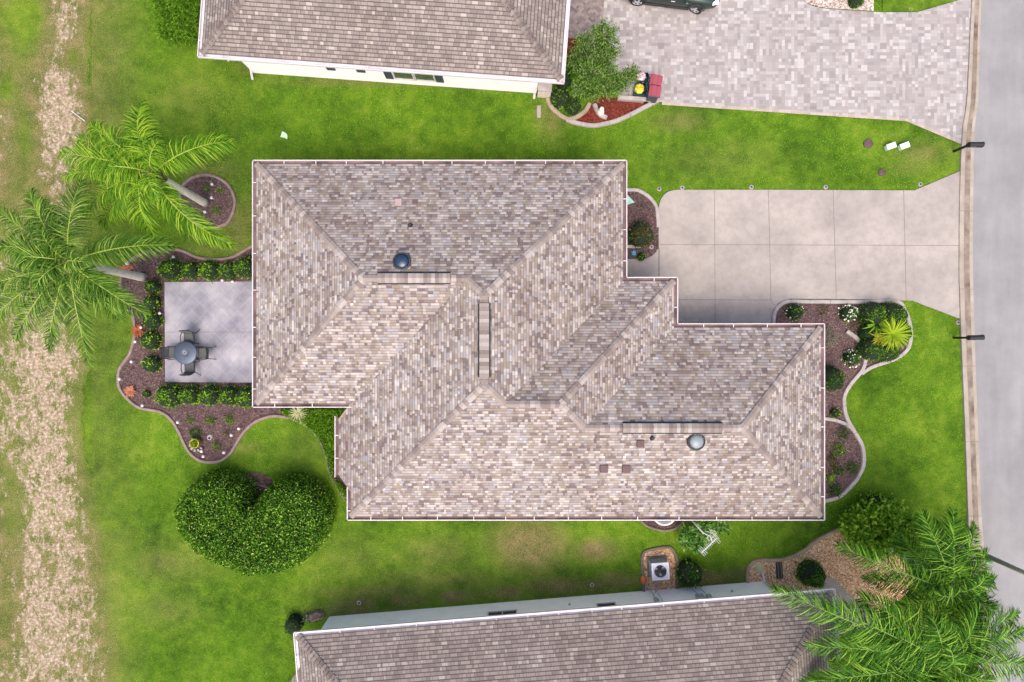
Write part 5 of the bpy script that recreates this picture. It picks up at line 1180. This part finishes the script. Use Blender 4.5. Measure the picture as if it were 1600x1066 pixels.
# ------------------------------------------------------------------ air conditioner
ac = thing('air_conditioner', 'square air conditioner with white-rimmed fan grille on brown gravel', 'air conditioner', W(1032, 893, .8).xy.to_3d()+Vector((0, 0, .02)), rz=R(4))
M_acb = plain('ac_body', hx(122, 136, 148), .5, .2, var=.12)
mb = MB(); mb.box((0, 0, .06), (.95, .95, .1)); mb.build('plinth', M_edgeg, ac)
mb = MB()
for sx_, sy_ in ((1, 0), (-1, 0), (0, 1), (0, -1)): mb.box((sx_*.365, sy_*.365, .42), (.03 if sx_ else .76, .03 if sy_ else .70, .66))
mb.box((0, 0, .11), (.7, .7, .03)); mb.build('body', M_acb, ac)
lv = MB()
for k in range(12):
    z = .15+k*.05; 
    for sx in (-1, 1): lv.box((sx*.384, 0, z), (.012, .68, .015)); lv.box((0, sx*.384, z), (.68, .012, .015))
lv.build('louvre', M_meter, ac)
fr = MB(); sq = lambda s, z, n=32: [Vector((s*max(-1, min(1, 1.25*math.cos(2*math.pi*k/n)*(1+.16*abs(math.sin(4*math.pi*k/n))))), s*max(-1, min(1, 1.25*math.sin(2*math.pi*k/n)*(1+.16*abs(math.sin(4*math.pi*k/n))))), z)) for k in range(n)]
rgs = [sq(.4, .74), sq(.405, .8), sq(.36, .81), sq(.33, .79)]
for a in range(3):
    for b in range(32): fr.face([rgs[a][b], rgs[a][(b+1) % 32], rgs[a+1][(b+1) % 32], rgs[a+1][b]])
fr.build('top_rim', M_white, ac, True)
mb = MB(); ins = sq(.33, .785); cir = [Vector((.29*math.cos(2*math.pi*k/32), .29*math.sin(2*math.pi*k/32), .78)) for k in range(32)]
for b in range(32): mb.face([ins[b], ins[(b+1) % 32], cir[(b+1) % 32], cir[b]])
mb.build('top_plate', plain('lavender_plate', hx(165, 172, 200), .5, var=.08), ac)
mb = MB(); mb.lathe([(.29, .78), (.29, .6), (0, .6)], 32); mb.build('fan_well', plain('well_metal', hx(140, 150, 165), .5, .3, var=.3), ac)
mb = MB()
for k in range(3):
    a0 = k*2*math.pi/3+.9; prev = None
    for s in range(7):
        a = a0+s*.24; r0, r1 = .05, .26; z = .66+s*.012
        cur = (Vector((r0*math.cos(a), r0*math.sin(a), z)), Vector((r1*math.cos(a), r1*math.sin(a), z+.01)))
        if prev: mb.face([prev[0], prev[1], cur[1], cur[0]])
        prev = cur
mb.lathe([(.07, .64), (.07, .72), (0, .73)], 16); mb.build('fan', M_black, ac)
mb = MB()
for r in (.1, .17, .24): mb.tube([Vector((r*math.cos(a), r*math.sin(a), .79)) for a in np.linspace(0, 2*math.pi, 30)], .0025, 4, cap=False)
for k in range(12): a = k*math.pi/6; mb.tube([(.03*math.cos(a), .03*math.sin(a), .795), (.29*math.cos(a), .29*math.sin(a), .785)], .004, 4)
mb.build('fan_guard', M_dark, ac)
mb = MB(); o_loc = W(1020, 905, .2); mb.tube([W(1024, 893, .3), W(1017, 899, .2), W(1021, 908, .15), W(1026, 918, .2), W(1024, 926, 1.0)], .025, 8); mb.tube([W(1026, 892, .3), W(1018, 904, .22), W(1026, 912, .2), W(1031, 921, .5)], .02, 8)
tag(mb.build('refrigerant_pipe', M_edgew, smooth=True), 'pale pipes looping from the air conditioner to the wall', 'pipe')
mb = MB(); mb.lathe([(0, 0), (.16, 0), (.2, .06), (.12, .16), (0, .2)], 9); o = mb.build('terracotta_stone', plain('orange_clay', hx(196, 108, 66), .8, var=.15), smooth=True); o.location = W(1005, 905, 0); o.scale = (.8, 1.2, 1); tag(o, 'orange clay lump on the soil left of the air conditioner bed', 'stone')
# bird bath / planter under the eave
t = thing('bird_bath', 'white oval basin of dark water half hidden under the lower eave', 'bird bath', W(1038.5, 808, .5).xy.to_3d())
mb = MB(); mb.lathe([(.3, 0), (.2, .08), (.15, .3), (.35, .4), (.52, .5), (.5, .52), (.42, .46), (.2, .4), (0, .39)], 36); mb.build('basin', M_white, t, True)
mb = MB(); mb.lathe([(.425, .465), (0, .465)], 32); mb.build('water', plain('dark_water', (.02, .05, .07), .05, var=.4), t)
t.scale = (.98, .8, 1)
# ------------------------------------------------------------------ television aerial on the eave
ta = thing('television_aerial', 'white television aerial on an arm above the lower eave', 'aerial', W(1082, 815, 2.7))
M_al = plain('white_aluminium', hx(190, 188, 192), .6, .0, var=.06); zr = 3.6; L0 = Vector(ta.location)
mb = MB(); mb.tube([Vector((0, 0, 0)), W(1087, 820, 3.0)-L0, W(1099, 833, zr)-L0], .028, 8); mb.build('mast', M_al, ta, smooth=True)
b0 = W(1120, 841, zr)-L0; b1 = W(1096, 864, zr)-L0; mb = MB(); mb.tube([W(1099, 833, zr)-L0, W(1110, 838, zr)-L0, W(1113, 847, zr)-L0], .018, 6); mb.tube([b0, b1], .018, 6); mb.build('boom', M_al, ta)
bd = (b1-b0).normalized(); bq = Vector((bd.y, -bd.x, 0))
for k in range(12):
    c = b0.lerp(b1, k/11); l = .24 if k in (0, 1) else (.09 if k < 9 else .2); mb = MB(); mb.tube([c-bq*l, c+bq*l], .009, 5); mb.build('element', M_al, ta)
for k, (x0, y0, x1, y1_) in enumerate([(1100,833,1107,845),(1102,830,1119,838),(1108,828,1124,843),(1112,829,1120,834),(1103,842,1114,832),(1107,846,1118,835)]):
    mb = MB(); mb.tube([W(x0, y0, zr+.06)-L0, W((x0+x1)/2+1.5, (y0+y1_)/2-1.5, zr+.1)-L0, W(x1, y1_, zr+.06)-L0], .008, 5); mb.build('reflector', M_al, ta)
# ------------------------------------------------------------------ bins and bits by the low wall
M_lid = plain('maroon_lid', hx(140, 66, 78), .22, var=.12, scale=3); M_bin = plain('bin_body', hx(70, 68, 84), .55, var=.15)
def bin_():
    t = thing('wheelie_bin', 'upper maroon-lidded wheeled bin beside the low white wall', 'bin', (0, 0, 0), 'maroon-lidded wheeled bins')
    b = MB(); b.box((0, 0, .5), (.46, .42, .86), M=None); b.box((0, 0, .93), (.56, .5, .05)); b.build('body', M_bin, t, bevel=.02)
    l = MB()
    sec = [(-.28, .0), (-.26, .05), (-.12, .09), (0, .075), (.12, .09), (.26, .05), (.28, 0)]
    A = [Vector((x, -.235, .96+z)) for x, z in sec]; B = [Vector((x, .235, .96+z)) for x, z in sec]
    for i in range(len(sec)-1): l.face([A[i], A[i+1], B[i+1], B[i]])
    l.face(A[::-1]); l.face(B); l.box((.1, 0, 1.05), (.05, .4, .03)); l.box((-.12, 0, 1.055), (.05, .4, .03)); l.build('lid', M_lid, t)
    h = MB(); h.tube([(-.3, -.22, .95), (-.36, -.2, .98), (-.36, .2, .98), (-.3, .22, .95)], .018, 8); h.build('handle', M_dark, t)
    for s in (-1, 1):
        w_ = MB(); w_.tube([(-.2, s*.2, .11), (-.2, s*.26, .11)], .11, 16); w_.build('wheel', M_black, t)
    return t
bn = bin_(); bn.location = W(1025, 126, .98).xy.to_3d()+Vector((0, 0, .05)); bn.rotation_euler = (0, 0, R(-12))
dup(bn, W(1023, 143.5, .98).xy.to_3d()+Vector((0, 0, .05)), R(-9), 'lower maroon-lidded wheeled bin touching the low white wall')
def crate(loc, s, m, m2, label, cat, name, rz=0):
    t = thing(name, label, cat, loc, rz=rz); b = MB(); x, y, z = s
    for (cx, cy, dx, dy) in ((0, y/2, x, .03), (0, -y/2, x, .03), (x/2, 0, .03, y-.03), (-x/2, 0, .03, y-.03)): b.box((cx, cy, z/2), (dx, dy, z))
    b.box((0, 0, .02), (x-.03, y-.03, .03)); b.build('tub', m, t); return t
M_teal = plain('teal_plastic', hx(28, 66, 76), .5, var=.2); M_yel = plain('yellow_plastic', hx(225, 205, 70), .5, var=.12, scale=10); M_navy = plain('navy_plastic', hx(28, 38, 62), .5, var=.25)
crate(W(1000, 146, .1).xy.to_3d()+Vector((0, 0, .05)), (.62, .34, .3), M_teal, None, 'long teal tub lying against the low white wall', 'tub', 'storage_tub', R(-5))
t = crate(W(1001, 139, .35).xy.to_3d()+Vector((0, .12, .05)), (.46, .42, .4), M_teal, None, 'square teal box holding the yellow bag', 'box', 'storage_tub', R(-6))
def bag(loc, r, h, m, label, cat='bag', name='rubbish_bag'):
    rng = np.random.RandomState(int(abs(loc.x)*10)); mb = MB(); prof = [(r*.55, 0), (r, h*.3), (r*.95, h*.6), (r*.5, h*.88), (r*.12, h*.95), (r*.2, h*1.08), (0, h*1.1)]
    mb.lathe(prof, 18); mb.v = [tuple(np.array(v)*(1+rng.uniform(-.09, .09))) for v in mb.v]; me = mb.mesh(name, m, True); o = bpy.data.objects.new(name, me); col.objects.link(o); o.location = loc; return tag(o, label, cat)
bag(W(999.5, 138, .5).xy.to_3d()+Vector((0, 0, .3)), .22, .32, M_yel, 'bright yellow bag on the teal box beside the lower bin')
bag(W(1002.5, 118, .5).xy.to_3d()+Vector((0, 0, .25)), .21, .3, plain('white_pink_bag', hx(238, 200, 210), .5, var=.2, scale=5), 'white and pink bag on the navy crate beside the upper bin')
t = crate(W(1006, 125, .2).xy.to_3d()+Vector((0, 0, .05)), (.5, .45, .28), M_navy, None, 'navy crate between the white bag and the upper bin', 'crate', 'storage_crate', R(20))
mb = MB(); mb.tube([(0, 0, .05), (.1, .12, .5), (.13, .16, 1.0)], .02, 6); mb.box((0, -.02, .06), (.3, .12, .05)); o = mb.build('broom', M_edgew); o.location = W(1007, 137); tag(o, 'pale broom leaning between yellow bag and bins', 'broom')
mb = MB(); mb.tube([Vector((.14*math.cos(a), .14*math.sin(a), .34)) for a in np.linspace(.6, 4.6, 14)], .018, 6); o = mb.build('hose_piece', plain('pale_blue_hose', hx(150, 175, 190), .5)); o.location = W(1004, 129, 0); tag(o, 'pale blue curl of hose on the navy crate', 'hose')
# things in the small bed by the door
mb = MB(); mb.box((0, 0, .03), (.75, .42, .05)); o = mb.build('door_mat', M_dark); o.location = W(990, 397, .05); tag(o, 'dark mat at the eave below the small driveway bed', 'mat')
spiky('blue_succulent', W(990, 396, .15), 14, .14, .05, [plain('blue_leaf', hx(90, 150, 175), .5)], 'small blue star-shaped plant standing on the dark mat', 'plant', .8)
bush(1002, 401, 7, .4, L_mid, 'round green potted plant at the end of the dark mat', .08, 1.2)
mb = MB(); mb.face([(-.2, -.2, .3), (.24, -.12, .1), (-.12, .26, .1)]); mb.face([(-.2, -.2, .3), (-.12, .26, .1), (-.3, .1, .05)]); mb.face([(-.2, -.2, .3), (-.3, -.3, .05), (.24, -.12, .1)]); o = mb.build('garden_flag', plain('mint_fabric', hx(150, 195, 180), .8)); o.location = W(983, 313, .06); tag(o, 'mint green folded garden flag at the eave in the small bed', 'flag')
mb = MB(); seg_box(mb, W(975, 386), W(1000, 386), .13, .08, .1); o = mb.build('garden_edging', M_edgew); tag(o, 'short straight white edging beside the dark mat', 'edging', G)
o = mb = MB(); mb.lathe([(.0, .0), (.1, 0), (.13, .3), (.15, .8), (.11, .85), (0, .9)], 14); o = mb.build('white_post', M_white, smooth=True); o.location = W(1384, 849, .5).xy.to_3d(); o.scale = (1.5, 2, 1.2); tag(o, 'white garden post poking out of the wide leafy shrub', 'post')
# loose river stones
def stones(poly, n, size, mat, z=.02):
    rng = np.random.RandomState(n); p = np.array(poly); x = rng.uniform(p[:, 0].min(), p[:, 0].max(), n*3); y = rng.uniform(p[:, 1].min(), p[:, 1].max(), n*3); k = inpoly(x, y, poly); x, y = x[k][:n], y[k][:n]; m = len(x)
    O = np.array([(1, 0, 0), (.31, .95, 0), (-.81, .59, 0), (-.81, -.59, 0), (.31, -.95, 0), (0, 0, .7)])
    s_ = rng.uniform(.5, 1.4, m)[:, None, None]*size*np.stack([np.ones(m), rng.uniform(.6, 1, m), rng.uniform(.5, .9, m)], 1)[:, None, :]; V = O[None]*s_; a = rng.uniform(0, 6.3, m); c, s2 = np.cos(a)[:, None], np.sin(a)[:, None]
    V = np.stack([V[:, :, 0]*c-V[:, :, 1]*s2, V[:, :, 0]*s2+V[:, :, 1]*c, V[:, :, 2]], 2)+np.stack([x, y, np.full(m, z)], 1)[:, None]
    b = (np.arange(m)*6)[:, None]; F = np.concatenate([b+np.array([i, (i+1) % 5, 5]) for i in range(5)]); return npmesh('stones', V.reshape(-1, 3), F, mat)
tag(link('river_stones', stones(px2w(bed_gr), 9000, .032, M_stones)), kind='stuff'); tag(link('river_stones', stones(px2w(bed_ac), 1100, .03, M_stones)), kind='stuff')
M_chip = stonemat('mulch_chips', [hx(54, 40, 42), hx(82, 64, 65), hx(108, 88, 86), hx(70, 52, 54), hx(140, 118, 112)])
for nm, bd_, n_ in (('mulch_chips', bed_left, 14000), ('mulch_chips', bed_front, 12000), ('mulch_chips', bed_palm, 2200)): tag(link(nm, stones(px2w(bd_), n_, .024, M_chip, .018)), kind='stuff')
# ------------------------------------------------------------------ car at the top edge
M_car = plain('dark_green_paint', hx(44, 58, 52), .25, .3, var=.04, spec=.6); M_tyre = plain('tyre', (.015, .015, .017), .8); M_rim = plain('alloy', hx(205, 205, 210), .3, .6, var=.05); M_hl = plain('headlight_lens', hx(238, 235, 215), .1, var=.05)
t0 = W(1040, 16, .0); ang_c = R(-7.2)
car = thing('parked_car', 'dark green car cut by the top edge on the paver driveway', 'car', (t0.x+math.cos(ang_c+math.pi/2)*.93, t0.y+math.sin(ang_c+math.pi/2)*.93, .05), rz=ang_c)
xs_ = [-2.25, -2.15, -1.7, -1.35, -.9, -.2, .5, 1.0, 1.4, 1.8, 2.15, 2.32]
hw = [.72, .84, .9, .91, .915, .92, .92, .915, .905, .88, .8, .62]; zt = [.85, .95, 1.0, 1.0, 1.0, 1.0, .98, .95, .92, .86, .76, .66]; zb = [.45, .32, .28, .25, .22, .22, .22, .22, .25, .26, .28, .38]
cb = MB(); rg = []
for x, w_, a, b in zip(xs_, hw, zt, zb):
    rg.append([Vector(p) for p in [(x, -w_*.9, b), (x, -w_, b+.15), (x, -w_, (a+b)/2+.08), (x, -w_*.93, a-.06), (x, -w_*.8, a), (x, 0, a+.04), (x, w_*.8, a), (x, w_*.93, a-.06), (x, w_, (a+b)/2+.08), (x, w_, b+.15), (x, w_*.9, b)]])
for i in range(len(rg)-1):
    for k in range(10): cb.face([rg[i][k], rg[i+1][k], rg[i+1][k+1], rg[i][k+1]])
cb.face(rg[0]); cb.face(rg[-1][::-1]); 
bo = cb.build('body', M_car, car, smooth=True)
gh = MB(); gx_ = [-2.05, -1.6, -.6, .35, 1.1]; gw = [.74, .66, .64, .66, .78]; gz = [.98, 1.48, 1.56, 1.52, .97]; r2 = [[Vector((x, -w_-.06, .96)), Vector((x, -w_, z)), Vector((x, 0, z+.03)), Vector((x, w_, z)), Vector((x, w_+.06, .96))] for x, w_, z in zip(gx_, gw, gz)]
for i in range(4):
    for k in range(4): gh.face([r2[i][k], r2[i+1][k], r2[i+1][k+1], r2[i][k+1]], 0 if (k in (0, 3) or i in (0, 3)) else 1)
gh.build('cabin', [M_glassd, M_car], car, smooth=False)
for sy in (-1, 1):
    for wx in (-1.42, 1.32):
        turn = R(-24) if wx > 0 else 0
        w_ = MB(); n = 28; wr, wt = .335, .22
        Rm = Matrix.Rotation(turn, 3, 'Z')
        def ring(r, y): return [Rm @ Vector((r*math.cos(2*math.pi*k/n), y, r*math.sin(2*math.pi*k/n)))+Vector((wx, sy*.84, .335)) for k in range(n)]
        ys_ = [(.22, -.1), (.3, -.11), (wr, -.08), (wr, .08), (.3, .11), (.22, .1)]
        rr_ = [ring(r, y*sy) for r, y in ys_]
        for a in range(5):
            for b in range(n): w_.face([rr_[a][b], rr_[a][(b+1) % n], rr_[a+1][(b+1) % n], rr_[a+1][b]])
        wo = w_.build('wheel', M_tyre, car, smooth=True)
        m2 = MB(); c0 = ring(.225, .1*sy); c1 = ring(.2, .085*sy); ce = ring(.05, .1*sy)
        for b in range(n): m2.face([c0[b], c0[(b+1) % n], c1[(b+1) % n], c1[b]])
        for q in range(5):
            a = 2*math.pi*q/5; A = Vector((math.cos(a), 0, math.sin(a))); Bv_ = Vector((-math.sin(a), 0, math.cos(a)))
            m2.face([Rm @ (A*.03+Bv_*.04+Vector((0, .098*sy, 0)))+Vector((wx, sy*.84, .335)), Rm @ (A*.03-Bv_*.04+Vector((0, .098*sy, 0)))+Vector((wx, sy*.84, .335)), Rm @ (A*.21-Bv_*.055+Vector((0, .092*sy, 0)))+Vector((wx, sy*.84, .335)), Rm @ (A*.21+Bv_*.055+Vector((0, .092*sy, 0)))+Vector((wx, sy*.84, .335))])
        m2.face(ring(.05, .104*sy)); m2.build('rim', M_rim, wo)
        ar = MB(); ar.tube([Vector((wx+.39*math.cos(a), sy*.925, .34+.39*math.sin(a))) for a in np.linspace(-.1, math.pi+.1, 14)], .03, 6); ar.build('wheel_arch', M_dark, car)
    hl = MB(); hl.box((2.1, sy*.62, .72), (.34, .34, .12), M=Matrix.Rotation(R(-18*sy), 3, 'Z'), taper=.8); hl.build('headlight', M_hl, car, bevel=.03)
    sk = MB(); sk.box((-.05, sy*.91, .27), (2.1, .06, .12)); sk.build('sill', M_dark, car)
    mi_ = MB(); mi_.box((.75, sy*1.0, 1.02), (.16, .2, .12)); mi_.build('mirror', M_car, car, bevel=.03)
    for dx in (-.9, .15): dh = MB(); dh.box((dx, sy*.925, .8), (.18, .03, .03)); dh.build('door_handle', M_rim, car)

rng = np.random.RandomState(2); mb = MB(); mb.lathe([(0, 0), (.42, 0), (.46, .1), (.36, .2), (.16, .25), (0, .26)], 12); mb.v = [tuple(np.array(v)*(1+rng.uniform(-.1, .1))) for v in mb.v]
o = mb.build('boulder', M_edgeg, smooth=True); o.location = W(493, 962, 0); o.scale = (1, .55, 1); o.rotation_euler = (0, 0, R(15)); tag(o, 'greyish rounded boulder at the left corner of the lower neighbour wall', 'boulder')
